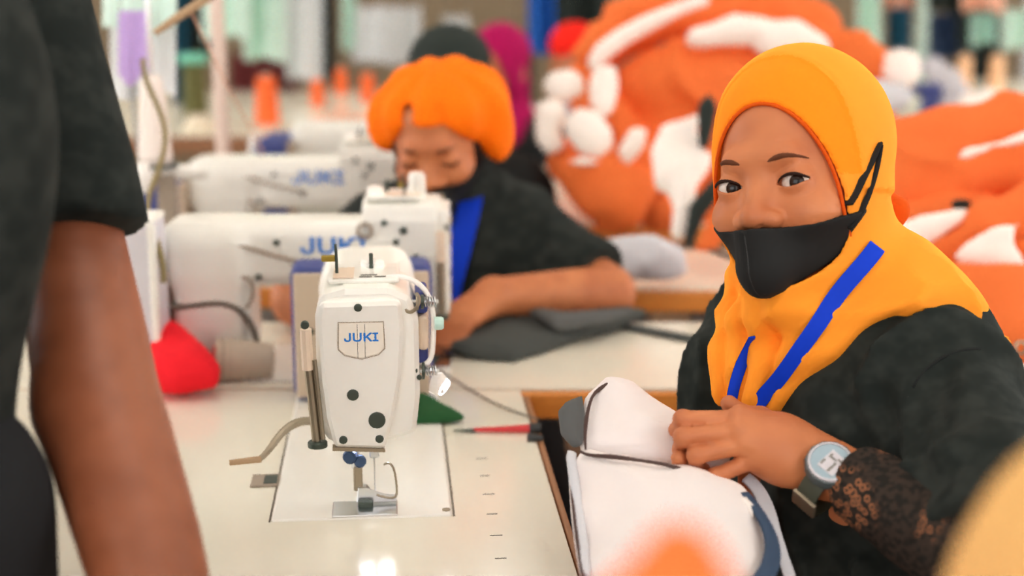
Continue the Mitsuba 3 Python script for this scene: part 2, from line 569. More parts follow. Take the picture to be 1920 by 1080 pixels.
# ------------------------------------------------------------------ work tables
def table(label, o, ang, x0, x1, depth, z=TZ, edge='wood_orange', th=.034, lip=None, trim=None):
    """Front edge through o, turned by ang; from x0 to x1 along it and depth back."""
    M = trimesh.transformations.rotation_matrix(math.radians(ang), [0, 0, 1]); M[:3, 3] = [o[0], o[1], 0]
    k = thing('work_table', label, 'work table')
    cx, w = (x0+x1)/2, x1-x0
    put(k, 'tabletop', place(box(cx, depth/2+.004, z-.003, w, depth-.008, .006, .002), M), 'laminate')
    put(k, 'core_board', place(box(cx, depth/2, z-.006-th/2, w, depth, th, .003), M), edge, label='wooden board whose edge shows under the white top')
    for sx in (x0+.06, x1-.06):
        for sy in (.05, depth-.05):
            put(k, 'leg', place(box(sx, sy, (z-th-.006)/2, .04, .04, z-th-.006, .004), M), 'steel_frame')
    put(k, 'rail', place(box(cx, depth-.05, .25, w-.16, .03, .03, .003), M), 'steel_frame')
    return k, M


def slant(z, th, grow=0.0):
    g = Polygon([(-.80+grow, 1.1+grow), (.160-grow, 1.1+grow), (.160-grow, 1.719), (-.80+grow, 1.803)])
    m = trimesh.creation.extrude_polygon(g, th, engine='earcut'); m.apply_translation([0, 0, z-th]); return m


t1 = thing('work_table', 'cream sewing table carrying the nearest sewing machine', 'work table')
put(t1, 'tabletop', slant(TZ, .006, .002), 'laminate', False)
put(t1, 'core_board', slant(TZ-.006, .034), 'wood_brown', False, label='wooden board whose edge shows under the cream top')
for sx in (-.74, .10):
    for sy in (1.16, 1.66):
        put(t1, 'leg', box(sx, sy, .36, .04, .04, .72, .004), 'steel_frame')
put(t1, 'rail', box(-.32, 1.66, .25, .8, .03, .03, .003), 'steel_frame')
put(t1, 'edge_strip', box(.1635, 1.4, .741, .007, .6, .036, .002), 'wood_brown')
for i in range(6):
    y = 1.472-.0533*i
    put(t1, 'ruler_mark', box(.093, y, TZ+.0002, .0105 if i % 2 else .012, .0016, .0005), 'ink_gray', label='thin grey measuring mark' if i == 0 else None)
t2, M2 = table('white sewing table with an orange wooden edge behind the nearest machine', (0, 1.737), -5, -.95, .60, .345)
t3, M3 = table('white table with an orange wooden edge carrying the grey folded cloth', (.1, 2.305), -7, -1.0, .50, .33)
t4, M4 = table('white table under the heap of orange jackets and the farthest sewing machine', (.2, 2.86), -4, -.65, 1.75, .85)
t5, M5 = table('white table holding the large orange garments behind the seated woman', (.66, 1.72), 0, 0.0, 1.5, .95, z=.68)
t6, M6 = table('brown bench with orange thread cones standing far behind the machines', (0, 4.42), -2, -1.5, -.02, 1.5, edge='wood_brown', th=.05)
t7, M7 = table('pale bench with two peach thread cones near the far right wall', (0, 4.75), 0, 1.25, 3.2, 1.5, edge='wood_brown', th=.05)


# ------------------------------------------------------------------ sewing machines
def px_x(px, s): return (px-727)/s+.0345


def machine_parts():
    """(part, shape, label, sub-part of) in the machine's own frame: x across the bed, y back along the arm, z up from the bed."""
    P = []
    def a(part, mesh, m, smooth=30, label=None, under=None):
        P.append((part, mikit.ply(mesh, m, smooth=smooth), label, under))
    B = .0885
    a('bed', box(0, .215, -.008, 2*B, .43, .02, .003), 'enamel')
    for s in (-1, 1):
        a('bed_gap', box(s*(B+.0012), .152, .0003, .0018, .304, .001), 'cable_dark', label='dark gap beside the bed')
    a('bed_screw', disc((B-.006, .012, .002), (0, 0, 1), .004, .0012), 'steel_dull')
    head = [(-.036, .085), (-.0405, .13), (-.0405, .202), (-.034, .221), (-.012, .227), (.03, .227), (.05, .219), (.058, .195), (.0585, .12), (.054, .082), (.03, .075), (-.03, .075)]
    h = plate(head, .10, .008); h.apply_translation([0, .114, 0])
    a('head', h, 'enamel')
    def armf(p):
        d = s_box(p, (.006, .215, .156), (.047, .165, .043), .022)
        d = smin(d, s_box(p, (.004, .315, .10), (.052, .052, .085), .02), .02)
        return d
    a('arm', solid(armf, (-.08, .03, -.02), (.09, .39, .26), .004), 'enamel', smooth=True)
    fp = [(-.0354, .2165), (.0412, .2175), (.0437, .188), (.0405, .144), (.0325, .102), (.0236, .0705), (-.0249, .0735), (-.0312, .102), (-.0350, .144), (-.0374, .197)]
    f = plate(fp, .012, .006); f.apply_translation([0, .014, 0])
    a('face_plate', f, 'enamel')
    lip = plate([(-.027, .0700), (.0236, .0672), (.0236, .0705), (-.027, .0735)], .010); lip.apply_translation([0, .013, 0])
    a('lower_lip', lip, 'steel_dull', under='face_plate')
    for i, (x, z, r, m) in enumerate(((662, .2125, .0038, 'gun_metal'), (648.5, .1265, .0056, 'gun_metal'), (692, .1005, .0082, 'gun_metal'), (628.5, .0815, .0040, 'gun_metal'), (696, .0815, .0040, 'gun_metal'))):
        a('rubber_plug' if r > .005 else 'screw', disc((px_x(x, 1940), .0021, z), (0, -1, 0), r, .0014), m, label='dark round plug', under='face_plate')
    cx = px_x(666, 1955)
    bd = plate([(cx-.0215, .198), (cx+.0215, .198), (cx+.0222, .172), (cx+.016, .1665), (cx, .1625), (cx-.016, .1665), (cx-.0222, .172)], .0012, .0015); bd.apply_translation([0, .002, 0])
    a('badge', bd, 'badge', label='embossed maker badge', under='face_plate')
    rim = tube([(cx-.0222, .0009, .172), (cx-.0215, .0009, .1985), (cx+.0215, .0009, .1985), (cx+.0222, .0009, .172), (cx+.016, .0009, .166), (cx, .0009, .162), (cx-.016, .0009, .166), (cx-.0222, .0009, .172)], .0004, 6)
    a('badge_rim', rim, 'cable_gray', under='face_plate')
    for dx in (-.0035, .0035):
        a('badge_rib', box(cx+dx, .0007, .180, .0005, .0006, .033), 'ink_gray', under='face_plate')
    tx = meshkit.text_mesh('JUKI', .0080, .0006, bold=True)
    b = tx.bounds; tx.apply_translation([-(b[0][0]+b[1][0])/2, -b[0][1], 0])
    tx.apply_scale([1.25, 1, 1])
    tx.apply_transform(np.array([[1, 0, 0, cx], [0, 0, -1, .0008], [0, 1, 0, .1795], [0, 0, 0, 1.0]]))
    a('lettering', tx, 'ink_blue', smooth=False, label='blue maker name in capitals', under='face_plate')
    # the top of the head, its labels and hooks
    a('top_cover', box(.006, .075, .2295, .07, .07, .006, .003), 'enamel')
    a('label_patch', box(-.0135, .062, .2332, .020, .046, .0008), 'enamel_warm', label='peach label on the top', under='top_cover')
    for i, (x, y, w) in enumerate(((.011, .032, .016), (.008, .024, .012), (.022, .024, .011))):
        a('label_line', box(x, y+.02, .2329, w, .0028, .0006), 'ink_gray', label='small grey line of print', under='top_cover')
    a('oil_sight', disc((.014, .100, .228), (0, 0, 1), .012, .011), 'plastic_white')
    a('thread_hook', box(.013, .085, .2395, .004, .005, .016, .001), 'gun_metal', under='top_cover')
    a('thread_pin', tube([(-.020, .06, .220), (-.0205, .06, .256), (-.021, .062, .262)], [.0017, .0012], 8), 'gun_metal', label='upright thread pin')
    a('pin_guide', box(-.028, .064, .2475, .014, .006, .006, .001), 'brass', under='thread_pin')
    # the tension side
    a('take_up_guard', tube([(.022, .05, .2275), (.052, .045, .229), (.064, .043, .220), (.071, .042, .205), (.0725, .042, .165), (.069, .042, .148), (.055, .043, .142)], .0027, 10, 48), 'plastic_white', smooth=True, label='bent white wire guard')
    a('tension_cover', box(.063, .058, .175, .010, .03, .036, .004), 'enamel_warm')
    a('tension_base', box(.062, .07, .205, .012, .05, .022, .004), 'rim_blue')
    a('tension_base', box(.062, .075, .148, .012, .05, .02, .004), 'rim_blue')
    for z, r, x in ((.209, .0085, .052), (.139, .010, .052)):
        a('tension_post', tube([(.045, .035, z), (.078, .035, z)], .0022, 8), 'chrome')
        a('tension_disc', disc((x+.004, .035, z), (1, 0, 0), r, .003, 18), 'steel_dull', under='tension_post')
        a('tension_disc', disc((x+.009, .035, z), (1, 0, 0), r*.85, .003, 18), 'gun_metal', under='tension_post')
        a('tension_spring', lathe_spring((x+.012, .035, z)), 'chrome', under='tension_post')
    a('tension_knob', disc((.074, .035, .187), (1, 0, 0), .0065, .009), 'knob_mint', label='pale mint tension knob')
    a('thread_lever', tube([(.045, .02, .215), (.052, .012, .205), (.058, .012, .212), (.056, .016, .222)], .0018, 8, 20), 'steel_dull')
    a('check_spring', tube([(.046, .022, .128), (.050, .016, .118), (.052, .016, .108)], .0009, 6, 12), 'chrome')
    for dx, dz in ((0, 0), (.007, .006), (.004, -.007), (.011, -.001)):
        a('guide_screw', disc((.047+dx, .018, .139+dz), (0, -1, 0), .0026, .003, 10), 'gun_metal')
    # left side: the presser column and lever
    a('presser_tube', tube([(-.0495, .012, .190), (-.0485, .012, .150)], .0058, 10), 'enamel_warm')
    a('presser_rod', tube([(-.0480, .012, .152), (-.0425, .012, .078)], .0044, 10), 'steel_dull')
    a('presser_rod', tube([(-.0420, .010, .160), (-.0360, .010, .080)], .0024, 10), 'steel_dull')
    a('rod_foot', disc((-.0415, .012, .072), (0, 0, 1), .0095, .006), 'gun_metal')
    a('rod_screw', disc((-.0495, .006, .196), (0, -1, 0), .004, .004), 'gun_metal')
    a('lifter_lever', tube([(-.045, .10, .065), (-.062, .09, .072), (-.080, .075, .066), (-.095, .055, .052), (-.103, .05, .046)], [.004, .0045, .004, .003], 10, 30), 'steel_dull')
    a('lever_tip', tube([(-.100, .05, .047), (-.131, .045, .046)], [.0035, .0028], 10), 'tan_stick', label='tan grip of the lever', under='lifter_lever')
    # needle area
    a('needle_bar', tube([(.0125, .033, .09), (.0125, .033, .056)], .0034, 12), 'chrome')
    a('needle_clamp', box(.0125, .033, .056, .009, .009, .008, .0015), 'chrome', under='needle_bar')
    a('needle', tube([(.0125, .033, .054), (.0125, .033, .008)], [.0009, .0004], 6), 'chrome', under='needle_bar')
    a('presser_bar', tube([(-.006, .036, .09), (-.006, .036, .040)], .0042, 12), 'chrome')
    a('clamp_screw', disc((-.010, .030, .055), (-.4, -1, 0), .0072, .007, 16), 'blue_steel', label='dark blue clamp screw', under='presser_bar')
    a('clamp_screw', disc((-.002, .030, .050), (.2, -1, 0), .0062, .006, 16), 'blue_steel', under='presser_bar')
    a('foot_shank', box(-.004, .034, .030, .009, .008, .026, .002), 'steel_dull', under='presser_bar')
    foot = plate([(-.006, .006), (.034, .006), (.033, .010), (.012, .012), (.004, .022), (-.004, .022)], .010, .001); foot.apply_translation([0, .038, 0])
    a('presser_foot', foot, 'chrome', under='presser_bar')
    a('finger_guard', tube([(.022, .03, .045), (.026, .028, .047), (.034, .028, .022), (.034, .028, .015), (.014, .028, .014)], .0011, 8, 30), 'steel_dull', label='wire finger guard', under='presser_bar')
    a('hook_rest', box(.003, .026, .006, .015, .012, .007, .002), 'gun_metal', under='presser_bar')
    a('needle_plate', box(.0025, .0215, .0022, .064, .037, .003, .001), 'chrome', label='polished needle plate')
    a('feed_slot', box(.004, .032, .0040, .012, .008, .0004), 'gun_metal', under='needle_plate')
    a('slide_plate', box(.0025, .0045, .0022, .064, .006, .0028, .0008), 'chrome', under='needle_plate')
    # the back: motor box with a blue rim
    a('motor_box', box(-.004, .412, .087, .172, .066, .166, .012), 'rim_blue')
    a('motor_cover', box(-.004, .3785, .086, .164, .006, .156, .003), 'panel_gray', label='grey front of the motor box', under='motor_box')
    a('motor_button', disc((-.074, .3755, .092), (0, -1, 0), .0045, .003), 'gun_metal', under='motor_box')
    a('motor_button', disc((-.066, .3755, .092), (0, -1, 0), .0035, .003), 'gun_metal', under='motor_box')
    a('hand_wheel', aim(lathe([(1e-5, 0), (.02, 0), (.055, .004), (.060, .012), (.055, .02), (.02, .024), (1e-5, .024)], 30), (0, 1, 0), (0, .446, .12)), 'plastic_white', smooth=True)
    return P


def lathe_spring(c):
    a = np.linspace(0, 5*2*np.pi, 60)
    return tube(np.c_[c[0]+a/(10*np.pi)*.012, c[1]+.0045*np.cos(a), c[2]+.0045*np.sin(a)], .0009, 5)


PARTS = machine_parts()


def machine(label, o, ang, skip=()):
    M = T().translate([float(v) for v in o]).rotate([0, 0, 1], ang)
    k = thing('sewing_machine', label, 'sewing machine', 'white industrial sewing machines on the tables')
    key = {}
    for part, shape, lab, under in PARTS:
        if part in skip or under in skip: continue
        key[part] = put(key.get(under, k) if under else k, part, shape, None, label=lab, to=M)
    return k


sm1 = machine('nearest cream sewing machine, its face plate turned to us, on the bare cream table', (-.0345, 1.31, TZ), 0)
put(sm1, 'work_light', aim(lathe([(1e-5, 0), (.010, 0), (.012, .008), (.008, .014), (1e-5, .014)], 18), (1, -.3, -.2), (.037, 1.375, TZ+.118)), 'plastic_white', label='white lamp housing')
put(sm1, 'work_light__lens', aim(lathe([(1e-5, 0), (.009, 0), (.0085, .003), (1e-5, .004)], 18), (.75, -.5, -.45), (.0475, 1.371, TZ+.1145)), 'glow', emit=(60, 60, 64))
put(sm1, 'work_light__lens', box(-.02, 1.352, TZ+.0745, .03, .010, .003, .001), 'glow', emit=(90, 90, 96))
sm2 = machine('cream sewing machine seen from its back, in front of the woman in the orange cap', (.078, 1.852, TZ), 85)
sm3 = machine('sewing machine behind the capped woman, carrying the white thread cone at its left end', (.03, 2.44, TZ), 83)
sm4 = machine('farthest sewing machine, a white blur to the left of the orange cap', (.175, 2.98, TZ), 86)


def brand(sm, o, ang, parent):
    """The maker's name on the back of an arm."""
    tx = meshkit.text_mesh('JUKI', .021, .0008, bold=True)
    b = tx.bounds; tx.apply_translation([-(b[0][0]+b[1][0])/2, -(b[0][1]+b[1][1])/2, 0]); tx.apply_scale([1.3, 1, 1])
    M = trimesh.transformations.rotation_matrix(math.radians(ang), [0, 0, 1]); M[:3, 3] = o
    # reads along -y of the machine on the face x = -0.041
    L = np.array([[0, 0, -1, -.0412], [-1, 0, 0, .150], [0, 1, 0, .170], [0, 0, 0, 1.0]])
    put(sm, 'lettering', place(tx, M@L), 'ink_blue', smooth=False, label='blue maker name on the back of the arm')
    return M


Mb = brand(sm2, (.078, 1.852, TZ), 85, sm2)
Mb3 = brand(sm3, (.03, 2.44, TZ), 83, sm3)


def back_details(sm, M, full):
    """Cables and screws on the back (x = -0.042) of a machine's arm and column."""
    X = -.046
    def w(*q): return [trimesh.transform_points([[X if len(r) == 2 else r[2], r[0], r[1]]], M)[0] for r in q]
    put(sm, 'cable', tube(w((.315, .172), (.323, .160), (.317, .140), (.285, .130), (.262, .126), (.258, .105), (.268, .088)), .0022, 8, 50), 'cable_gray', label='thin cable running down the column')
    put(sm, 'cable', tube(w((.315, .174), (.29, .174), (.245, .163), (.21, .153), (.17, .146)), .0022, 8, 40), 'cable_gray')
    put(sm, 'cable', tube(w((.37, .09), (.33, .092), (.285, .090), (.262, .065), (.258, .012)), .0042, 8, 50), 'cable_dark', label='thick dark cable under the arm')
    for y, z, r in ((.30, .170, .0055), (.225, .174, .004), (.178, .142, .004), (.25, .128, .004), (.085, .20, .004), (.06, .19, .005), (.045, .155, .004), (.07, .175, .004)):
        c = trimesh.transform_points([[-.0415, y, z]], M)[0]
        put(sm, 'screw', disc(c, M[:3, :3]@[-1, 0, 0], r, .003, 14), 'gun_metal')
    if full:
        put(sm, 'grommet', place(aim(lathe([(.007, 0), (.011, .001), (.011, .004), (.007, .005)], 20), (-1, 0, 0), (-.041, .110, .190)), M), 'cable_gray')
        put(sm, 'top_knob', place(lathe([(1e-5, 0), (.012, 0), (.0115, .026), (.009, .032), (1e-5, .033)], 20), M@trimesh.transformations.translation_matrix([.006, .045, .227])), 'enamel', label='cream post on top of the head')


back_details(sm2, Mb, True)
cv = at(252, 560, 1.80)
CVM = frame([cv[0], cv[1]+.02, TZ], [math.cos(math.radians(-5)), math.sin(math.radians(-5)), 0], [-math.sin(math.radians(-5)), math.cos(math.radians(-5)), 0], [0, 0, 1.0])
put(sm2, 'belt_cover', place(box(0, 0, .107, .066, .07, .214, .007), CVM), 'cover_gray', label='pale grey belt cover standing at the wheel end')
put(sm2, 'belt_cover__corner_strip', place(box(.031, -.033, .107, .010, .010, .210, .003), CVM), 'enamel')
put(sm2, 'belt_cover__top_cap', place(box(0, 0, .2145, .066, .07, .008, .003), CVM), 'enamel')
put(sm2, 'belt_cover__hole', place(disc((-.016, -.01, .2180), (0, 0, 1), .007, .0012), CVM), 'gun_metal')
back_details(sm3, Mb3, False)


# ------------------------------------------------------------------ people
def facing(alpha, pitch=0.0, roll=0.0):
    """Columns right, forward, up of someone who looks alpha degrees to the viewer's left of straight at -y."""
    a, p, r = (math.radians(v) for v in (alpha, pitch, roll))
    f = np.array([-math.sin(a)*math.cos(p), -math.cos(a)*math.cos(p), -math.sin(p)])
    rt = np.array([-math.cos(a), math.sin(a), 0.0])
    up = np.cross(rt, f)
    rt2 = rt*math.cos(r)+up*math.sin(r)
    return np.stack([rt2, f, np.cross(rt2, f)], 1)


EYE = .0315


def short(q, taper=True):
    """A shorter lower face that narrows to the chin."""
    q = np.array(q); q[:, 2] = np.where(q[:, 2] < 0, q[:, 2]/.84, q[:, 2])
    if taper: q[:, 0] /= np.clip(1+3.4*(q[:, 2]+.035), .70, 1)
    return q


def head_core(q):
    """Skull, face and jaw without features; q in the head's frame (right, forward, up; origin between the ears at eye level)."""
    d = s_ell(q, (0, -.012, .043), (.0715, .092, .084))
    d = smin(d, s_ell(q, (0, .028, -.018), (.0615, .060, .085)), .02)
    d = smin(d, s_ell(q, (0, .045, -.082), (.038, .038, .030)), .025)
    for s in (-1, 1):
        d = smin(d, s_ball(q, (s*.033, .054, -.030), .025), .016)
    return d


def head_sdf(q0, lids=.0058, closed=False, ears=True):
    q = short(q0)
    d = head_core(q)
    d = smin(d, s_cone(q, (-.026, .079, .022), (.026, .079, .022), .0105), .014)      # brow
    for s in (-1, 1):
        d = smax(d, -s_ball(q, (s*.0320, .1000, -.001), .0185), .012)                 # socket
        d = smin(d, s_ball(q, (s*.0355, .062, -.034), .0175), .014)                     # cheek
    d = smin(d, s_cone(q, (0, .079, .006), (0, .0940, -.030), .0080, .0108), .011)    # nose
    d = smin(d, s_ball(q, (0, .0965, -.0355), .0122), .006)
    for s in (-1, 1):
        d = smin(d, s_ball(q, (s*.0150, .0885, -.0385), .0092), .006)
        d = smax(d, -s_ball(q, (s*.0072, .0985, -.0470), .0040), .002)
    d = smin(d, s_cone(q, (-.014, .088, -.066), (.014, .088, -.066), .008), .008)     # lips
    d = smin(d, s_cone(q, (-.010, .087, -.077), (.010, .087, -.077), .008), .007)
    for s in (-1, 1):
        e = q0-np.array([s*EYE, .0715, 0])
        lid = np.linalg.norm(e, axis=1)-.0148
        d = smin(d, lid, .006)
        u = e[:, 0]*s
        if not closed:
            w = np.clip((u+.0005)/.0150, -1, 1)
            top, bot = lids*(1-w*w)+.0004+.0012*w, -.0046*(1-w*w)+.0004+.0012*w
            op = np.maximum(np.maximum(e[:, 2]-top, bot-e[:, 2]), np.abs(u+.0005)-.0150)
            op = np.maximum(op, -e[:, 1]+.002)
            d = np.maximum(d, -op)
        else:
            crease = np.abs(e[:, 2]+.0035-.05*np.abs(u))-.0007
            d = smax(d, -np.maximum(np.maximum(crease, np.abs(u)-.014), .0115-np.linalg.norm(e, axis=1)), .001)
    for s in (-1, 1) if ears else ():                                                 # ears
        ear = s_ell(q, (s*.074, -.012, -.008), (.010, .019, .030))
        ear = smax(ear, -s_ell(q, (s*.083, -.008, -.004), (.006, .011, .018)), .006)
        d = smin(d, ear, .008)
    return d


def to_world(m, c, R):
    m = m.copy(); m.vertices = m.vertices@R.T+np.asarray(c); return m


def eyes(body, c, R, gaze, closed=False):
    """Eyeballs with iris and pupil, brows and lash lines; gaze: the world point looked at."""
    def W(v): return np.asarray(v)@R.T+np.asarray(c)
    for s in (-1, 1):
        e = np.array([s*EYE, .0715, 0])
        if not closed:
            k = put(body, 'eye', to_world(trimesh.creation.icosphere(3, .0132), W(e), R), 'eye_white', True, label='white of the eye')
            g = np.asarray(gaze)-W(e); g /= np.linalg.norm(g)
            for nm, ra, rr, m in (('iris', .0066, .01335, 'iris'), ('pupil', .0028, .01345, 'pupil')):
                t = np.linspace(0, math.asin(ra/rr), 8)
                put(k, nm, aim(lathe(np.c_[np.maximum(rr*np.sin(t), 1e-6), rr*np.cos(t)], 28), g, W(e)), m, True)
        pts, n = [], 13
        for u in np.linspace(-1, 1, n):
            lift = .0056*(1-u*u)+.0008+.0012*u if not closed else -.0035+.0008*u*u
            pt = np.array([e[0]+s*(u*.0152), 0, lift])
            yy = math.sqrt(max(.0152**2-(u*.0140)**2-lift**2, 1e-6))
            pt[1] = .0715+yy*1.0+.0003
            pts.append(W(pt))
        put(body, 'eyelashes', tube(pts, [.0006, .0013, .0017, .0009], 6), 'lash', True, label='dark lash line')
        br = []
        for u in np.linspace(.02, .88, 9):
            x = s*(.0125+.034*u); z = .0185+.0065*math.sin(u*2.2)-.006*u*u
            y = face_y(x, z)
            br.append(W([x, y-.0008, z]))
        put(body, 'eyebrow', tube(br, [.0010, .0026, .0027, .0020, .0006], 8), 'brow', True, label='dark eyebrow')


def face_y(x, z, inner=0.02, f=head_sdf):
    ys = np.linspace(.14, inner, 400)
    d = f(np.c_[np.full(400, x), ys, np.full(400, z)])
    i = np.argmax(d < 0)
    return ys[i]


def finger(pts, r): return list(zip(pts, r))


# ---- the woman in the orange hijab --------------------------------------------
HC, HR = at(1501, 352, 1.33), facing(43, -9, -11)
w1 = thing('person', 'seated woman in an orange hijab and black face mask looking at us, holding white padding', 'person')
NB = at(1530, 592, 1.365)
LS, RS = at(1757, 735, 1.27), at(1388, 712, 1.475)
LE, LW = at(1900, 1085, 1.09), at(1556, 873, 1.222)
RE, RW = at(1400, 1010, 1.44), at(1372, 985, 1.30)
CH, BE = at(1560, 770, 1.39), at(1625, 1010, 1.34)
PE = np.array([BE[0]+.02, BE[1]+.02, .50])
BF = facing(62)
HIPL, HIPR = PE+BF@[-.085, .02, -.02], PE+BF@[.085, .02, -.02]
KNL, KNR = HIPL+BF@[-.03, .36, .0], HIPR+BF@[.03, .36, .0]
ANL, ANR = np.r_[KNL[:2]+(BF@[0, .03, 0])[:2], .09], np.r_[KNR[:2]+(BF@[0, .03, 0])[:2], .09]


def hand_pts():
    D = lambda x, y, d: at(x, y, d)
    M = [D(1388, 778, 1.222), D(1384, 803, 1.214), D(1397, 831, 1.212), D(1416, 860, 1.216)]
    Pp = [D(1280, 786, 1.226), D(1281, 819, 1.213), D(1306, 853, 1.209), D(1342, 893, 1.212)]
    Dd = [D(1268, 806, 1.248), D(1275, 843, 1.238), D(1302, 876, 1.232), D(1336, 908, 1.232)]
    Tt = [D(1296, 812, 1.262), D(1304, 850, 1.256), D(1326, 880, 1.250), D(1360, 906, 1.250)]
    th = [D(1500, 835, 1.25), D(1425, 788, 1.262), D(1385, 778, 1.268), D(1367, 757, 1.264)]
    return M, Pp, Dd, Tt, th


def hand_sdf(p):
    M, Pp, Dd, Tt, th = hand_pts()
    wr_a, wr_b = at(1550, 858, 1.226), at(1532, 894, 1.224)
    d = None
    palm_back = at(1458, 838, 1.232)
    for i in range(4):
        wr = wr_a*(1-i/3)+wr_b*(i/3)
        e = s_chain(p, [(wr, .0165), (wr*.45+M[i]*.55, .0135), (M[i], .0088)], .012)
        d = e if d is None else smin(d, e, .012)
    d = smin(d, s_ell(p, palm_back, (.034, .016, .024)), .02)
    for i in range(4):
        r = (.0077, .0079, .0077, .0071)[i]
        e = s_chain(p, [(M[i]*.86+palm_back*.14, r+.0006), (Pp[i], r-.0002), (Dd[i], r-.0012), (Tt[i], r-.0022)], .003)
        e = smin(e, s_ball(p, Pp[i], r+.0006), .003)
        e = smin(e, s_ball(p, M[i]-FWD*.001, r+.0010), .004)
        fd = e if i == 0 else smin(fd, e, .0009)
    d = smin(d, fd, .0035)
    e = s_chain(p, [(th[0], .014), (th[1], .0115), (th[2], .0095), (th[3], .0078)], .006)
    d = smin(d, e, .006)
    return smin(d, s_cone(p, (wr_a+wr_b)/2, LE*.45+LW*.55, .0205, .026), .014)


def right_hand(p):
    c, t = RW, at(1318, 930, 1.268)
    d = s_cone(p, RE, RW, .034, .023)
    ax = (t-c)/np.linalg.norm(t-c); side = np.cross(ax, FWD); side /= np.linalg.norm(side)
    d = smin(d, s_cone(p, c, c+ax*.055, .022, .024), .012)
    for i, l in enumerate((.052, .060, .056, .045)):
        b = c+ax*.062+side*((i-1.5)*.017)
        m = b+ax*l*.55+FWD*.004
        e = s_chain(p, [(b, .0088), (m, .0082), (m+ax*l*.3-FWD*.016, .0072)], .003)
        d = smin(d, e, .004)
    e = s_chain(p, [(c+side*-.018, .012), (c+side*-.042+ax*.03, .0095), (c+side*-.046+ax*.055-FWD*.01, .008)], .004)
    return smin(d, e, .006)


def torso1(p):
    d = s_cone(p, LS+BF@[.045, .0, .0], RS+BF@[-.045, 0, .0], .056)
    q = (p-CH)@BF
    d = smin(d, s_ell(q, (0, -.015, .02), (.150, .098, .150)), .05)
    d = smin(d, s_ell((p-BE)@BF, (0, -.01, 0), (.142, .100, .13)), .06)
    d = smin(d, s_ell((p-PE)@BF, (0, -.02, .02), (.155, .115, .11)), .06)
    return smin(d, s_cone(p, NB-[0, 0, .03], NB+[0, 0, .03], .062, .045), .04)


def body1(p):
    d = torso1(p)
    for a, b, ra, rb in ((LS, LE, .046, .036), (RS, RE, .046, .036), (LE, LW, .037, .024)):
        d = smin(d, s_cone(p, a, b, ra, rb), .02)
    d = smin(d, s_cone(p, NB, HC+HR@[0, -.02, -.06], .046, .044), .03)
    for h, k, a in ((HIPL, KNL, ANL), (HIPR, KNR, ANR)):
        d = smin(d, s_chain(p, [(h, .075), (k, .052), (a, .034)], .02), .03)
        d = smin(d, s_cone(p, a-[0, 0, .055], a+BF@[0, .13, -.06], .030, .024), .03)
    return d


print('w1 head'); 
bodyA = calm(solid(body1, *around([HC, LS, RS, LE, RE, LW, PE, KNL, KNR, ANL+BF@[0, .14, -.05], ANR+BF@[0, .14, -.05]], .13), .010), 2)
handA = solid(hand_sdf, *around([*hand_pts()[0], *hand_pts()[1], *hand_pts()[4], LW, LE*.5+LW*.5], .04), .0021)
handB = solid(right_hand, *around([RE, RW, at(1318, 930, 1.268)], .10), .003)
headA = to_world(solid(lambda q: head_sdf(q, ears=False), (-.10, -.12, -.13), (.10, .13, .14), .0013), HC, HR)
b1 = put(w1, 'body', join(bodyA, calm(handA, 1), calm(handB, 2), headA), 'skin_hand' if 0 else 'skin_warm', True)
eyes(b1, HC, HR, CAM)


def shirt0(p):
    d = torso1(p)-.010
    hem = PE[2]-.06
    d = smax(d, hem-p[:, 2], .01)
    e = s_cone(p, LS+BF@[-.004, 0, .0], LS*.12+LE*.88, .062, .066)
    e = smax(e, (p-(LS*.16+LE*.84))@((LE-LS)/np.linalg.norm(LE-LS)), .006)
    d = smin(d, e, .035)
    e = s_cone(p, RS, RS*.2+RE*.8, .058, .060)
    e = smax(e, (p-(RS*.22+RE*.78))@((RE-RS)/np.linalg.norm(RE-RS)), .006)
    d = smin(d, e, .035)
    d = d+(.016*nz(p, (.075, .075, .15), 3)+.006*nz(p, (.03, .03, .07), 5))*np.clip((NB[2]-.02-p[:, 2])/.10, .25, 1)
    # deep folds running from the shoulder towards the belly
    fold = ridge(np.c_[(p@FWD), (p@(RGT*.9+UPV*.25)), (p@UPV)*.25], .075, 11)
    return d-.011*np.maximum(fold, 0)**3


def skin_to(fn, x, y, d0, off=.002):
    """The point where the line of sight through (x, y) meets the surface fn = 0."""
    v = FWD+RGT*((x-960)/FOCAL)-UPV*((y-540)/FOCAL)
    t = np.linspace(d0-.3, d0+.3, 1200)
    dd = fn(CAM+t[:, None]*v)
    i = np.argmax(dd < off)
    return CAM+v*t[i]


GROOVES = [[skin_to(shirt0, x, y, 1.28, .001) for x, y in g] for g in (
    ((1648, 735), (1660, 800), (1672, 870), (1700, 950)), ((1722, 735), (1716, 800), (1722, 860), (1742, 910)), ((1590, 760), (1600, 800), (1625, 850)),
    ((1772, 880), (1800, 852), (1850, 846), (1905, 876)), ((1560, 960), (1600, 1000), (1660, 1060)), ((1770, 690), (1755, 740), (1765, 800)), ((1335, 660), (1330, 720), (1345, 770)))]


def shirt1(p):
    d = shirt0(p)
    for g in GROOVES:
        lo, hi = around(g, .06)
        m = ((p > lo) & (p < hi)).all(1)
        if m.any():
            r = np.linspace(.3, 1, 4)
            e = s_chain(p[m], [(q, .0075) for q in g], .004)
            d[m] = smax(d[m], -e, .016)
    return d


shirt = calm(solid(shirt1, *around([LS, RS, LE, RE, PE, NB], .16), .0045), 2)
sk = put(w1, 'shirt', shirt, 'black_cotton', True, label='faded black short-sleeved shirt')


def trousers1(p):
    d = s_ell((p-PE)@BF, (0, -.02, 0), (.17, .125, .12))
    for h, k, a in ((HIPL, KNL, ANL), (HIPR, KNR, ANR)):
        d = smin(d, s_chain(p, [(h, .088), (k, .066), (a+[0, 0, .02], .052)], .02), .03)
    return d+.008*nz(p, .06, 8)


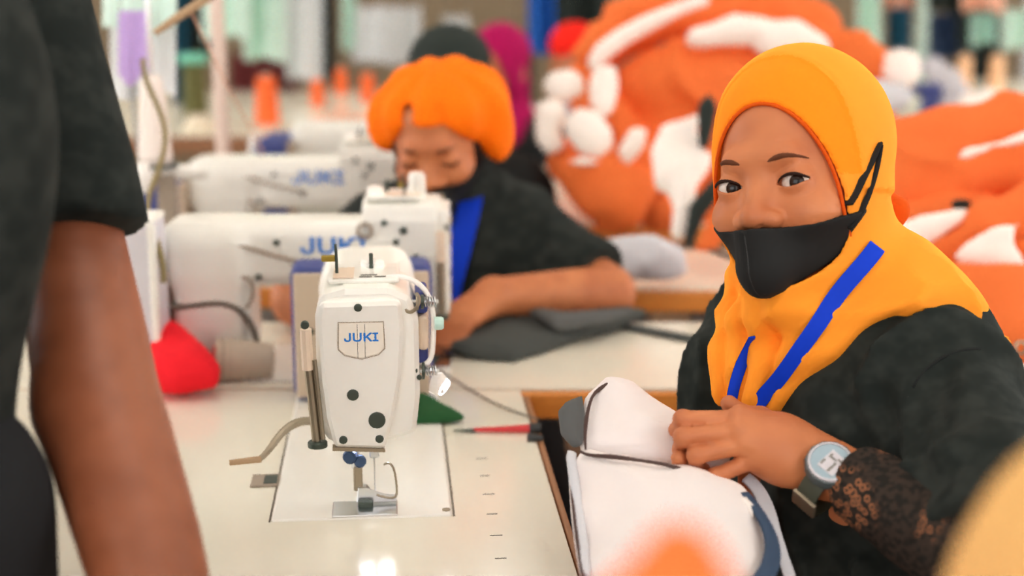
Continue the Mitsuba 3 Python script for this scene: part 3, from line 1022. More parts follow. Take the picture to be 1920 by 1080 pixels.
put(w1, 'trousers', calm(solid(trousers1, *around([PE, KNL, KNR, ANL, ANR], .16), .009), 2), 'dark_trouser', True)
for a in (ANL, ANR):
    put(w1, 'shoe', solid(lambda p: smax(s_cone(p, a-[0, 0, .05], a+BF@[0, .14, -.058], .040, .034), -p[:, 2], .004), *around([a, a+BF@[0, .14, -.06]], .07), .006), 'rubber_black', True)


def lace1(p):
    ax = (LE-LW)/np.linalg.norm(LE-LW)
    d = s_cone(p, LW+ax*.022, LE, .0315, .050)
    d = smax(d, -(p-LW)@ax+.027, .003)
    return d+.006*nz(p, .028, 21)


put(w1, 'lace_sleeve', solid(lace1, *around([LE, LW], .08), .003), 'lace', True, label='dark lace undersleeve')


# hijab, in the head's frame above and on the shoulders below
def hijab_cap(q):
    q = short(q, False)
    d = smin(s_ell(q, (0, -.014, .046), (.0775, .097, .0865)), s_ell(q, (0, .010, -.020), (.0735, .080, .090)), .03)
    d = smin(d, s_cone(q, (0, -.026, -.04), (0, -.026, -.16), .066, .054), .03)
    d = smin(d, s_cone(q, (0, .038, -.112), (-.026, .004, -.19), .036, .044), .025)
    return d


def face_hole(q):
    x, z = q[:, 0], q[:, 2]
    zc = -.028
    e = np.sqrt((x/.0640)**2+((z-zc)/np.where(z > zc, .1010, .066))**2)
    f = (e-1)*.064
    return np.maximum(f, -.02-q[:, 1])


def hijab1(p):
    q = (p-HC)@HR
    d = hijab_cap(q)
    # the scarf runs down over neck, chest and shoulders
    r = (p-NB)@BF
    bib = torso1(p)-.0215
    bib = smin(bib, s_cone(r, (-.012, .008, .050), (-.020, .030, -.080), .047, .044), .04)
    drop = .128-np.where(r[:, 0] > -.008, 1.9, 1.42)*np.sqrt((r[:, 0]+.008)**2+.0004)
    w = np.clip((r[:, 1]+.04)/.06, 0, 1)
    low = -drop*w-.055*(1-w)
    bib = smax(bib, low-r[:, 2], .008)
    bib = smax(bib, np.where(r[:, 0] > 0, r[:, 0]-.078, -.140-r[:, 0]), .02)
    d = smin(d, bib, .022)
    neckzone = np.exp(-((q[:, 2]+.15)/.085)**2)
    ang = np.arctan2(r[:, 0]+.012, r[:, 2]+.21)
    low_zone = np.clip((.05-r[:, 2])/.05, 0, 1)*np.clip((r[:, 1]+.01)/.03, 0, 1)
    d = d-.0038*low_zone*np.sin(ang*17+3*np.sin(r[:, 2]*25))-.003*low_zone*np.sin(ang*7+1)+low_zone*sum(dep*np.exp(-((ang-a0-.04*np.sin(r[:, 2]*30))/.035)**2) for a0, dep in ((-.11, .010), (.05, .009), (.20, .008), (-.42, .006)))
    fold = ridge(np.c_[r[:, 0]+.6*r[:, 2], r[:, 1]*.5+.2*r[:, 2], r[:, 2]*.25], .045, 4)
    d = d-.012*neckzone*np.maximum(fold, 0)**2
    drape = np.exp(-((r[:, 2]-.015)/.045)**2)*np.clip((r[:, 1]-.01)/.03, 0, 1)
    d = d-.0034*drape*np.sin(r[:, 2]*150+r[:, 0]*35+3*nz(r, .06, 14))
    d = d+.003*nz(p, .05, 6)*(q[:, 2] < -.02)+.0012*nz(p, .03, 9)
    # a raised seam where the under-cap meets the scarf
    top = (q[:, 2] > -.01)
    d = d-np.where(top, .0036*np.clip((.036+.10*(q[:, 2]-.05)-q[:, 1])/.004, 0, 1), 0)
    hole = face_hole(q)
    d = smax(d, -hole, .003)
    return d


hm = calm(solid(hijab1, *around([HC+[0, 0, .12], NB, LS, RS, NB+BF@[0, .12, -.2]], .14), .0028), 2)
fq = (hm.triangles.mean(1)-HC)@HR
front = (fq[:, 1] > .034+.10*(fq[:, 2]-.05)) & (fq[:, 2] > .005)
hj = put(w1, 'hijab', hm.submesh([np.flatnonzero(~front)], append=True, repair=False), 'hijab', True, label='orange hijab')
put(hj, 'under_cap', hm.submesh([np.flatnonzero(front)], append=True, repair=False), 'under_cap', True, label='deeper orange band over the forehead')


def rim_pts(n=70):
    out = []
    for a in np.linspace(math.radians(-12), math.radians(192), n):
        x = .0632*math.cos(a); z = -.028+(.1005 if math.sin(a) > 0 else .105)*math.sin(a)
        ys = np.linspace(.13, -.02, 300)
        d = hijab_cap(np.c_[np.full(300, x), ys, np.full(300, z)])
        i = np.argmax(d < 0) if (d < 0).any() else 299
        out.append(np.array([x, ys[i]-.002, z])@HR.T+HC)
    return out


put(hj, 'edge_band', tube(rim_pts(), .0017, 6), 'hijab_dark', True, label='darker stitched edge round the face')
knot = at(1672, 375, 1.42)
put(hj, 'tie_end', solid(lambda p: s_chain(p, [(knot+RGT*-.012, .014), (knot+UPV*-.012+RGT*.004, .012), (knot+UPV*-.03, .006)], .01)+.006*nz(p, .02, 3), *around([knot], .06), .003), 'hijab_dark', True, label='small knotted end behind the neck')


def mask_fn(q):
    q = short(q)
    o = smin(head_core(q), s_cone(q, (0, .1010, -.046), (0, .092, -.085), .0115, .0135), .030)
    o = smin(o, s_ball(q, (0, .080, -.098), .020), .02)-.0042-.0085*np.clip((.060-q[:, 1])/.025, 0, 1)
    x, y, z = np.abs(q[:, 0]), q[:, 1], q[:, 2]
    top = -.0478+.26*np.maximum(.085-y, 0)+.10*np.maximum(.03-y, 0)
    bot = -.122+.62*np.maximum(.070-y, 0)+.35*x
    o = smax(o, z-top, .0015)
    o = smax(o, bot-z, .0015)
    o = np.maximum(o, .016-y)
    s = np.abs(q[:, 0])-.0006
    return o+.0012*np.exp(-(q[:, 0]/.0022)**2)


mk = put(w1, 'face_mask', to_world(solid(mask_fn, (-.09, -.02, -.14), (.09, .14, .0), .0016), HC, HR), 'black_mask', True, label='black cloth face mask')
e = [skin_to(hijab1, x, y, 1.33, .0015) for x, y in ((1588, 384), (1612, 344), (1636, 300), (1650, 268))]
put(mk, 'ear_loop', ribbon(e, [UPV*.6+RGT*.8]*2, [.012, .006, .005], .002), 'black_mask', True, label='black strap')
e = [skin_to(hijab1, x, y, 1.33, .0015) for x, y in ((1590, 428), (1618, 388), (1642, 325), (1652, 272))]
put(mk, 'ear_loop', ribbon(e, [UPV*.6+RGT*.8]*2, [.007, .0045, .004], .002), 'black_mask', True)


def clothes1(p): return np.minimum(hijab1(p), shirt1(p))


ll = [skin_to(clothes1, x, y, 1.33, .0025) for x, y in ((1645, 462), (1606, 510), (1565, 560), (1535, 606), (1500, 655), (1462, 708), (1430, 745), (1404, 778))]
put(w1, 'lanyard', ribbon(ll, [RGT*.8-UPV*.5]*2, [.016, .0155, .014, .0145], .0016, 60), 'blue_ribbon', True, label='blue lanyard ribbon')
ll = [skin_to(clothes1, x, y, 1.36, .0025) for x, y in ((1410, 632), (1396, 668), (1381, 710), (1372, 750))]
put(w1, 'lanyard', ribbon(ll, [RGT*.9+UPV*.2]*2, [.006, .011, .010], .0016, 40), 'blue_ribbon', True)

cs = []
for z in np.linspace(-.046, -.098, 14):
    ys = np.linspace(.15, .04, 400); i = np.argmax(mask_fn(np.c_[np.zeros(400), ys, np.full(400, z)]) < 0)
    cs.append(np.array([0, ys[i]-.0002, z])@HR.T+HC)
put(mk, 'centre_seam', tube(cs, .0009, 6), 'rubber_black', True, label='stitched seam down the middle of the mask')
sp = [skin_to(shirt1, x, y, 1.3, .0004) for x, y in ((1712, 726), (1740, 690), (1772, 668), (1808, 656), (1838, 654))]
put(sk, 'sleeve_seam', tube(sp, .0012, 6, 40), 'black_plain', True, label='stitched sleeve seam')

# her watch
wk = thing('wristwatch', 'grey digital wristwatch on the wrist of the woman holding the padding', 'watch')
wc = at(1556, 873, 1.192)
wn = np.asarray(-FWD*.78+UPV*.58-RGT*.1); wn /= np.linalg.norm(wn)
wx = (LE-LW)/np.linalg.norm(LE-LW); wx = wx-wn*(wx@wn); wx /= np.linalg.norm(wx)
wy = np.cross(wn, wx)
WM = frame(wc-wn*.001, wx*1.1, wy*1.1, wn*1.1)
put(wk, 'case', place(lathe([(1e-5, -.004), (.0185, -.004), (.0198, .001), (.0188, .0058), (.0165, .0066), (1e-5, .0060)], 12), WM), 'watch_case')
put(wk, 'bezel', place(lathe([(.0150, .0058), (.0172, .0062), (.0168, .0076), (.0152, .0078)], 28), WM), 'cover_gray', label='pale ring round the face')
put(wk, 'face', place(lathe([(1e-5, .0066), (.0155, .0066), (.0150, .0073), (1e-5, .0073)], 28), WM), 'watch_face', label='pale blue-grey watch face')
put(wk, 'display', place(box(.002, .0, .0075, .015, .018, .0006, .0002), WM), 'cover_gray')
for i, (x, y, sx, sy) in enumerate(((.004, -.005, .002, .006), (.004, .000, .002, .003), (.000, .003, .006, .0016), (.006, .005, .006, .0016), (-.004, -.004, .0016, .005), (-.003, .004, .0016, .004))):
    put(wk, 'display__segment', place(box(x, y, .0079, sx, sy, .0004), WM), 'ink_gray', label='dark display segment' if i == 0 else None)
ring = [((LW+(-wn*.0265))+wn*.0292*math.cos(a)*1.0+wy*.0275*math.sin(a)+wn*.0265*0) for a in np.linspace(0, 2*np.pi, 40)]
cw = wc-wn*.0285
ring = [cw+wn*.0275*math.cos(a)+wy*.0285*math.sin(a) for a in np.linspace(.55, 2*np.pi-.55, 44)]
put(wk, 'strap', ribbon(ring, [wx]*2, .019, .003, 60), 'watch_strap', True, label='olive rubber strap')
put(wk, 'side_button', place(disc((.021, -.002, .001), (1, 0, 0), .0055, .005), WM), 'watch_case')
put(wk, 'side_button', place(disc((.018, .011, .001), (1, .6, 0), .0035, .004), WM), 'watch_case')
bc = cw+wy*-.0290
put(wk, 'buckle', place(box(0, 0, 0, .024, .004, .020, .001), frame(bc, wx, wy, wn)), 'steel_dull', label='steel buckle')


# ---- the woman in the orange cap ---------------------------------------------
w2 = thing('person', 'woman in a puffy orange cap and black mask bent over the sewing machine', 'person')
H2, R2 = at(824, 262, 2.15), facing(14, 18, -3)*.95
LS2, RS2 = at(985, 448, 2.25), at(715, 455, 2.25)
LE2, LW2 = at(1140, 548, 2.14), at(925, 556, 2.02)
RE2, RW2 = at(560, 560, 2.10), at(745, 640, 1.99)
N2 = at(862, 402, 2.23)
C2 = at(860, 560, 2.26); P2 = np.r_[C2[:2]+[0, .06], .50]
B2 = facing(2)


def torso2(p):
    d = s_cone(p, LS2-[.03, 0, 0], RS2+[.03, 0, 0], .060)
    d = smin(d, s_ell((p-C2)@B2, (0, -.0, .02), (.165, .098, .17)), .06)
    d = smin(d, s_ell((p-P2)@B2, (0, 0, .03), (.16, .115, .12)), .06)
    return smin(d, s_cone(p, N2-[0, 0, .02], N2+[0, 0, .03], .065, .05), .04)


K2 = [P2+[s*.10, -.34, -.01] for s in (-1, 1)]
A2 = [np.r_[k[:2]+[0, -.02], .09] for k in K2]


def hand2(p):
    w = LW2
    kn = [at(838+i*16, 590+i*3, 1.985-.006*i) for i in range(4)]
    tips = [at(820+i*13+(i == 3)*4, 640+3*i-(i == 3)*10, 1.955) for i in range(4)]
    d = s_cone(p, LE2, w, .042, .027)
    for i in range(4):
        d = smin(d, s_cone(p, w, kn[i], .022, .0115), .012)
    for i in range(4):
        mid = (kn[i]+tips[i])/2+UPV*.006
        d = smin(d, s_chain(p, [(kn[i], .0105), (mid, .0098), (tips[i], .008)], .004), .005)
    th = s_chain(p, [(w, .016), (at(865, 625, 1.99), .011), (at(850, 642, 1.97), .009)], .005)
    return smin(d, th, .008)


def right_hand2(p):
    d = s_cone(p, RE2, RW2, .042, .026)
    b = at(765, 655, 1.97)
    d = smin(d, s_cone(p, RW2, b, .024, .026), .012)
    for i in range(4):
        k0 = b+UPV*(.026-.017*i)
        d = smin(d, s_chain(p, [(k0, .0095), (k0+RGT*.03+UPV*.004, .009), (k0+RGT*.05-UPV*.006, .0075)], .004), .005)
    return smin(d, s_chain(p, [(RW2, .014), (b+UPV*.04, .0105), (b+UPV*.045+RGT*.03, .0085)], .004), .008)


def body2(p):
    d = torso2(p)
    for a, b, ra, rb in ((LS2, LE2, .048, .042), (RS2, RE2, .048, .040)):
        d = smin(d, s_cone(p, a, b, ra, rb), .02)
    d = smin(d, s_cone(p, N2, H2+R2@[0, -.02, -.06], .048, .046), .03)
    for h, k, a in zip((P2-[.09, 0, 0], P2+[.09, 0, 0]), K2, A2):
        d = smin(d, s_chain(p, [(h, .075), (k, .055), (a, .036)], .02), .03)
        d = smin(d, s_cone(p, a-[0, 0, .055], a+[0, -.12, -.06], .03, .024), .03)
    return d


b2 = put(w2, 'body', join(calm(solid(body2, *around([H2, LS2, RS2, LE2, RE2, P2, *K2, *A2], .16), .012), 2),
                          calm(solid(hand2, *around([LE2, LW2, at(820, 640, 1.96)], .06), .003), 2),
                          calm(solid(right_hand2, *around([RE2, RW2, at(800, 655, 1.97)], .06), .004), 2),
                          to_world(solid(lambda q: smax(head_sdf(q, closed=True), q[:, 2]-.080, .02), (-.10, -.12, -.13), (.10, .13, .14), .0022), H2, R2)), 'skin_warm', True)
eyes(b2, H2, R2, CAM, closed=True)


def shirt2(p):
    d = smax(torso2(p)-.012, P2[2]-.06-p[:, 2], .01)
    for a, b in ((LS2, LE2), (RS2, RE2)):
        e = s_cone(p, a, b, .064, .066)
        d = smin(d, smax(e, (p-(a*.18+b*.82))@((b-a)/np.linalg.norm(b-a)), .01), .04)
    return d+.020*nz(p, (.08, .08, .14), 31)-.006*np.maximum(ridge(p, (.07, .07, .2), 32), 0)**3


put(w2, 'shirt', calm(solid(shirt2, *around([LS2, RS2, LE2, RE2, P2, N2], .16), .006), 2), 'black_cotton', True, label='black short-sleeved shirt')
put(w2, 'trousers', calm(solid(lambda p: smin(s_ell((p-P2)@B2, (0, 0, 0), (.17, .125, .12)), np.minimum(*[s_chain(p, [(h, .085), (k, .066), (a+[0, 0, .02], .05)], .02) for h, k, a in zip((P2-[.09, 0, 0], P2+[.09, 0, 0]), K2, A2)]), .03)+.008*nz(p, .06, 8), *around([P2, *K2, *A2], .16), .010), 2), 'dark_trouser', True)


def cap2(q):
    d = s_ell(q, (-.004, -.022, .060), (.097, .103, .058))
    d = smin(d, s_ell(q, (-.004, -.03, .038), (.095, .098, .056)), .03)
    d = smin(d, s_ell(q, (-.090, -.02, .006), (.028, .048, .052)), .03)          # sags over her left ear
    d = smin(d, s_ell(q, (.086, -.02, .018), (.028, .045, .038)), .03)
    d = d-.005*np.cos(np.arctan2(q[:, 0], q[:, 1]+.02)*9)*np.clip((q[:, 2]-.0)/.05, 0, 1)*np.clip(1-(q[:, 2]-.07)/.08, 0, 1)
    d = d+.006*nz(q, .05, 12)
    front = smax(s_ell(q, (0, .10, -.024), (.074, .16, .080)), .022-q[:, 1], .012)
    d = smax(d, -front, .010)
    return smax(d, -smax(head_core(q), q[:, 2]-.092, .02), .004)


put(w2, 'cap', to_world(calm(solid(cap2, (-.16, -.16, -.08), (.16, .14, .18), .004), 2), H2, R2), 'cap_orange', True, label='puffy bright orange cap')
put(w2, 'hair', to_world(solid(lambda q: smax(smin(head_core(q)-.004, s_ell(q, (0, -.02, .02), (.079, .085, .09)), .02)+.003*nz(q, .01, 2), smax(smax(q[:, 1]-.035, -.045-q[:, 2], .01), q[:, 2]-.08, .01), .01), (-.1, -.13, -.1), (.1, .13, .15), .004), H2, R2), 'lash', True, label='dark hair at the temples')
mk2 = put(w2, 'face_mask', to_world(solid(lambda q: mask_fn(q+[0, 0, .002]), (-.09, -.02, -.14), (.09, .14, .01), .003), H2, R2), 'black_mask', True, label='black face mask')
ll = [skin_to(lambda p: np.minimum(shirt2(p), torso2(p)-.012), x, y, 2.2, .004) for x, y in ((880, 390), (868, 440), (855, 490), (842, 540), (832, 580))]
put(w2, 'lanyard', ribbon([at(893, 316, 2.22), at(890, 350, 2.19)]+ll, [RGT]*2, [.024, .034, .036, .036], .003, 50), 'blue_ribbon', True, label='broad blue ribbon hanging from the neck')


# ---- the man standing on the left ----------------------------------------------
m1 = thing('person', 'standing person at the left edge in a black T-shirt, one bare arm hanging', 'person')
SH, EL, WR = at(28, -20, 1.15), at(186, 750, 1.06), at(335, 1290, .92)
TO = at(-300, 300, .96)
Hm = np.array([TO[0]-.05, TO[1]+.05, 1.62])
PB = np.array([TO[0]+.0, TO[1]+.0, .92])-RGT*.045
FB = facing(215)
ftm = [PB+FB@[s*.10, 0, 0] for s in (-1, 1)]


def torsoM(p):
    d = s_cone(p, SH+[-.05, 0, -.02], np.array([2*TO[0]-SH[0]+.05, SH[1]+.06, SH[2]-.02]), .062)
    d = smin(d, s_ell((p-[TO[0], TO[1], 1.18])@FB, (0, 0, 0), (.150, .105, .20)), .06)
    return smin(d, s_ell((p-PB)@FB, (0, 0, .02), (.150, .11, .22)), .06)


NEm = np.array([TO[0], TO[1]+.02, 1.42])


def bodyM(p):
    d = torsoM(p)
    d = smin(d, s_chain(p, [(NEm, .055), (Hm-[0, 0, .10], .05)], .02), .03)
    d = smin(d, s_cone(p, np.array([2*TO[0]-SH[0], SH[1]+.06, SH[2]]), np.array([2*TO[0]-SH[0]-.03, SH[1]+.05, 1.02]), .05, .04), .02)
    d = smin(d, s_cone(p, np.array([2*TO[0]-SH[0]-.03, SH[1]+.05, 1.02]), np.array([2*TO[0]-SH[0]+.02, SH[1]+.20, .86]), .04, .028), .02)
    for f in ftm:
        d = smin(d, s_chain(p, [(f, .09), (np.r_[f[:2], .48], .062), (np.r_[f[:2], .09], .042)], .02), .03)
        d = smin(d, s_cone(p, np.r_[f[:2], .035], np.r_[(f+FB@[0, .15, 0])[:2], .03], .034, .028), .03)
    return d


def armM(p):
    d = s_limb(p, [SH, at(135, 430, 1.13), at(160, 600, 1.10), EL, at(228, 900, 1.02), at(283, 1085, .975), WR], [.048, .0345, .0360, .0425, .0425, .0385, .026], 22)
    d = smin(d, s_ball(p, at(140, 765, 1.05), .022), .03)
    ax = (WR-EL)/np.linalg.norm(WR-EL); side = np.cross(ax, [0, 0, 1.0]); side /= np.linalg.norm(side)
    d = smin(d, s_cone(p, WR, WR+ax*.07, .026, .030), .015)
    for i, l in enumerate((.07, .08, .075, .06)):
        b = WR+ax*.085+side*((i-1.5)*.019)
        d = smin(d, s_chain(p, [(b, .0098), (b+ax*l*.5, .0092), (b+ax*l*.85-[0, 0, .018], .008)], .004), .005)
    return smin(d, s_chain(p, [(WR+side*.02, .013), (WR+side*.045+ax*.04, .011), (WR+side*.05+ax*.07, .009)], .004), .006)


put(m1, 'body', join(calm(solid(bodyM, *around([SH, TO, PB, Hm, ftm[0]-[0, 0, .88], ftm[1]-[0, 0, .88], [2*TO[0]-SH[0]-.1, SH[1]+.25, .9]], .2), .013), 2),
                     calm(solid(armM, *around([SH, EL, WR+(WR-EL)*.5], .08), .005), 3),
                     to_world(solid(lambda q: head_sdf(q), (-.10, -.12, -.13), (.10, .13, .14), .004), Hm, FB)), 'skin_dark', True)
put(m1, 'hair', to_world(solid(lambda q: smax(head_core(q)-.006, smax(q[:, 1]-.05, -.03-q[:, 2], .01), .01)+.003*nz(q, .008, 3), (-.1, -.13, -.1), (.1, .13, .15), .005), Hm, FB), 'pupil', True, label='short dark hair')


def shirtM(p):
    d = smax(torsoM(p)-.012, .72-p[:, 2], .01)
    a, b = SH, at(205, 620, 1.10)
    ax = (b-a)/np.linalg.norm(b-a)
    e = s_cone(p, a, b, .053, .049)
    e2 = smax(e, (p-at(172, 432, 1.12))@(ax*.97-RGT*.12+UPV*0), .006)
    d = smin(d, e2, .05)
    c = np.array([2*TO[0]-SH[0], SH[1]+.06, SH[2]])
    d = smin(d, smax(s_cone(p, c, c-[.03, 0, .3], .062, .062), c[2]-.26-p[:, 2], .006), .05)
    return d+.016*nz(p, (.09, .09, .2), 41)


put(m1, 'shirt', calm(solid(shirtM, *around([SH, TO, PB, [2*TO[0]-SH[0], SH[1]+.06, SH[2]], at(165, 500, 1.1)], .2), .007), 2), 'black_cotton', True, label='black T-shirt with short sleeves')
put(m1, 'trousers', calm(solid(lambda p: smin(s_ell((p-PB)@FB, (0, 0, -.03), (.165, .125, .13)), np.minimum(*[s_chain(p, [(f, .10), (np.r_[f[:2], .48], .075), (np.r_[f[:2], .10], .062)], .02) for f in ftm]), .04)+.008*nz(p, .08, 8), *around([PB, ftm[0]-[0, 0, .85], ftm[1]-[0, 0, .85]], .2), .011), 2), 'dark_trouser', True)


# ---- people farther away, and the two close to the lens -------------------------
def sitter(label, head, alpha, wear, shirt, mask=None, pitch=5, h=.008, build=1.0, arms=True):
    """A seated person: head centre, heading, headgear kind and material."""
    head = np.asarray(head); R, B = facing(alpha, pitch), facing(alpha)
    k = thing('person', label, 'person')
    N = head+B@[0, -.03, -.15]; S = [N+B@[s*.155, -.01, -.055] for s in (-1, 1)]
    C = N+B@[0, -.01, -.22]; P = np.r_[(N+B@[0, -.03, 0])[:2], max(N[2]-.50, .46)]
    E = [s+B@[(s-N)@B[:, 0]*.35, .06, -.25] for s in S]
    Wr = [e+B@[-(e-N)@B[:, 0]*.5, .22, .02] for e in E]
    K = [P+B@[s*.10, .36, 0] for s in (-1, 1)]; A = [np.r_[q[:2], .09] for q in K]
    def torso(p):
        d = s_cone(p, S[0]*.85+N*.15-[0, 0, .0], S[1]*.85+N*.15, .058)
        d = smin(d, s_ell((p-C)@B, (0, 0, 0), (.15, .10, .18)), .06)
        d = smin(d, s_ell((p-P)@B, (0, 0, .03), (.16, .115, .12)), .06)
        return smin(d, s_cone(p, N-[0, 0, .03], head+R@[0, -.02, -.06], .056, .046), .03)
    def body(p):
        d = torso(p)
        for s, e, w in zip(S, E, Wr):
            d = smin(d, s_chain(p, [(s, .046), (e, .038), (w, .026), (w+B@[0, .07, -.005], .026), (w+B@[0, .14, -.02], .010)], .02), .02)
        for s, q, a in zip((-1, 1), K, A):
            d = smin(d, s_chain(p, [(P+B@[s*.09, 0, 0], .075), (q, .055), (a, .036)], .02), .03)
            d = smin(d, s_cone(p, a-[0, 0, .055], a+B@[0, .12, -.06], .03, .024), .03)
        return smin(d, head_sdf((p-head)@R, closed=True), .006)
    b = put(k, 'body', solid(body, *around([head, *S, *E, P, *K, *A], .17), h), 'skin_warm', True)
    put(k, 'shirt', calm(solid(lambda p: np.minimum(smax(torso(p)-.014, np.maximum(P[2]-.05-p[:, 2], p[:, 2]-N[2]-.03), .01), smax(np.minimum(*[s_chain(p, [(s, .06), (e, .055)], .02) for s, e in zip(S, E)]), np.minimum(*E)[2]+.05-p[:, 2], .02))+.016*nz(p, (.08, .08, .15), 5), *around([*S, *E, P, N], .17), h), 2), shirt, True)
    put(k, 'trousers', solid(lambda p: smin(s_ell((p-P)@B, (0, 0, 0), (.17, .125, .11)), np.minimum(*[s_chain(p, [(P+B@[s*.09, 0, 0], .085), (q, .066), (a, .05)], .02) for s, q, a in zip((-1, 1), K, A)]), .03), *around([P, *K, *A], .16), .014), 'dark_trouser', True)
    kind, m, lab = wear
    def gear(q):
        if kind == 'scarf':
            d = hijab_cap(q)-.004
            d = smin(d, s_ell(q, (0, -.02, -.19), (.15, .10, .08)), .06)
            d = d+.010*nz(q, .06, 3)
            return smax(d, -face_hole(q), .004)
        d = s_ell(q, (0, -.016, .062), (.082, .098, .075))+.006*nz(q, .05, 2)
        return smax(d, .018-.25*(q[:, 1])*-1-q[:, 2] if 0 else .022-q[:, 2]+.12*q[:, 1], .01)
    put(k, 'headscarf' if kind == 'scarf' else 'cap', to_world(calm(solid(gear, (-.22, -.2, -.3), (.22, .2, .19), h*.75), 2), head, R), m, True, label=lab)
    if mask:
        put(k, 'face_mask', to_world(solid(mask_fn, (-.09, -.02, -.14), (.09, .14, .01), .004), head, R), mask, True, label='face mask')
    return k


sitter('distant person in a magenta headscarf and black shirt beside the orange cap', at(935, 132, 4.15), 40, ('scarf', 'hijab_magenta', 'magenta headscarf'), 'black_plain')
sitter('person in a black cap and black shirt sitting right behind the orange cap', at(845, 178, 2.80), 0, ('cap', 'cloth_black', 'black cap'), 'black_plain')
sitter('distant person in a bright red cap beside the heap of jackets', at(1080, 122, 4.6), -10, ('cap', 'cap_red', 'bright red cap'), 'cover_gray', mask='blue_steel')
sitter('tan headscarf of a person close to us, a soft blur in the lower right corner', at(2200, 1468, .50), 165, ('scarf', 'hijab_tan', 'tan headscarf'), 'black_plain')


def stool(label, c, z):
    k = thing('stool', label, 'stool')
    put(k, 'seat', box(c[0], c[1], z-.02, .34, .32, .035, .008), 'wood_brown')
    for sx in (-1, 1):
        for sy in (-1, 1):
            put(k, 'leg', tube([(c[0]+sx*.13, c[1]+sy*.12, z-.03), (c[0]+sx*.15, c[1]+sy*.14, 0)], .012, 8), 'steel_frame')
stool('brown stool under the woman in the hijab', PE+BF@[0, -.03, 0], PE[2]-.132)
stool('brown stool under the woman in the orange cap', P2, P2[2]-.132)


# ------------------------------------------------------------------ what she holds, and things on the nearest table
gp = thing('quilted_lining', 'white quilted padding with dark seams held in the hands of the woman in the hijab', 'garment piece')
up = [at(1098, 738, 1.29), at(1135, 716, 1.31), at(1185, 724, 1.31), at(1225, 752, 1.30), at(1275, 775, 1.285), at(1345, 800, 1.275), at(1375, 850, 1.262), at(1345, 895, 1.250), at(1290, 884, 1.248), at(1200, 866, 1.246), at(1120, 858, 1.248), at(1088, 840, 1.252), at(1086, 790, 1.27)]
lo_ = [at(1088, 850, 1.250), at(1180, 858, 1.243), at(1290, 882, 1.240), at(1345, 905, 1.236), at(1392, 930, 1.222), at(1425, 980, 1.195), at(1440, 1040, 1.165), at(1450, 1130, 1.13), at(1440, 1260, 1.09), at(1300, 1330, 1.06), at(1130, 1290, 1.07), at(1095, 1150, 1.12), at(1082, 1040, 1.165), at(1070, 960, 1.20), at(1066, 890, 1.235)]
put(gp, 'quilt', cushion(up, .026, .055, .009, 3, .004), 'padding', True, label='upper white quilted section')
put(gp, 'quilt', cushion(lo_, .034, .065, .011, 4, .0045), 'padding', True, label='lower white quilted section')
sm = [at(1088, 846, 1.222), at(1106, 853, 1.214), at(1140, 856, 1.208), at(1190, 862, 1.204), at(1250, 872, 1.204), at(1295, 886, 1.206), at(1325, 902, 1.206)]
put(gp, 'seam', tube(sm, [.0010, .0022, .0013, .0018, .0012], 8, 60), 'brown_thread', True, label='dark overlocked seam')
put(gp, 'seam', tube([at(1098, 842, 1.226), at(1098, 800, 1.243), at(1106, 756, 1.262), at(1128, 727, 1.285), at(1158, 716, 1.292), at(1192, 724, 1.296)], [.0009, .0018, .0013, .0020, .0011], 8, 60), 'brown_thread', True)
put(gp, 'seam', tube([at(1068, 880, 1.222), at(1076, 960, 1.178), at(1088, 1050, 1.135), at(1104, 1150, 1.09)], [.001, .0018, .0013], 8, 40), 'brown_thread', True)
flap = [at(1043, 770, 1.285), at(1060, 752, 1.29), at(1092, 742, 1.285), at(1098, 790, 1.262), at(1092, 832, 1.245), at(1072, 838, 1.248), at(1050, 815, 1.266)]
put(gp, 'gray_flap', cushion(flap, .008, .016, .004, 9, .003), 'gray_denim', True, label='grey fabric flap')
put(gp, 'edge_strip', cushion([at(1062, 842, 1.245), at(1082, 848, 1.235), at(1092, 950, 1.18), at(1110, 1080, 1.12), at(1092, 1085, 1.125), at(1074, 980, 1.175)], .006, .012, .003, 2, .003), 'silver_cloth', True, label='pale grey edge strip')
put(gp, 'binding', ribbon([at(1395, 925, 1.19), at(1425, 965, 1.172), at(1446, 1012, 1.15), at(1444, 1060, 1.125), at(1405, 1110, 1.10)], [RGT*.9-UPV*.3]*2, [.008, .010, .014, .015], .003), 'navy', True, label='navy binding tape')
put(gp, 'hem_strip', ribbon([at(1398, 895, 1.235), at(1425, 925, 1.225), at(1447, 985, 1.205), at(1470, 1050, 1.18), at(1490, 1130, 1.15)], [RGT]*2, [.010, .013, .009, .010], .003), 'silver_cloth', True, label='grey hem strip')
put(gp, 'cord_end', tube([at(1393, 938, 1.185), at(1405, 951, 1.180), at(1417, 964, 1.176)], .0042, 10), 'cord_white', True, label='white cord end')

k = thing('scissors', 'small thread snips with a red handle lying on the cream table beside the machine bed', 'snips')
a_, b_ = on(850, 812), on(998, 812)
dx = (b_-a_)/np.linalg.norm(b_-a_); L = np.linalg.norm(b_-a_)
Z = np.array([0, 0, 1.0])
put(k, 'blade', tube([a_+Z*.0030, a_+dx*L*.28+Z*.0032], [.0008, .0026], 8), 'gun_metal', label='dark pointed blade')
put(k, 'handle', tube([a_+dx*L*.26+Z*.004, a_+dx*L*.55+Z*.0045, b_+Z*.006], [.0022, .0032, .0048], 10), 'rubber_red', label='red handle')
put(k, 'end_cap', tube([b_-dx*.003+Z*.006, b_+dx*.010+Z*.006], .0060, 10), 'rubber_black')
c_ = on(990, 826)
put(k, 'grip', tube([c_+Z*.004, on(1018, 828)+Z*.004], [.0052, .003], 10), 'rubber_black')

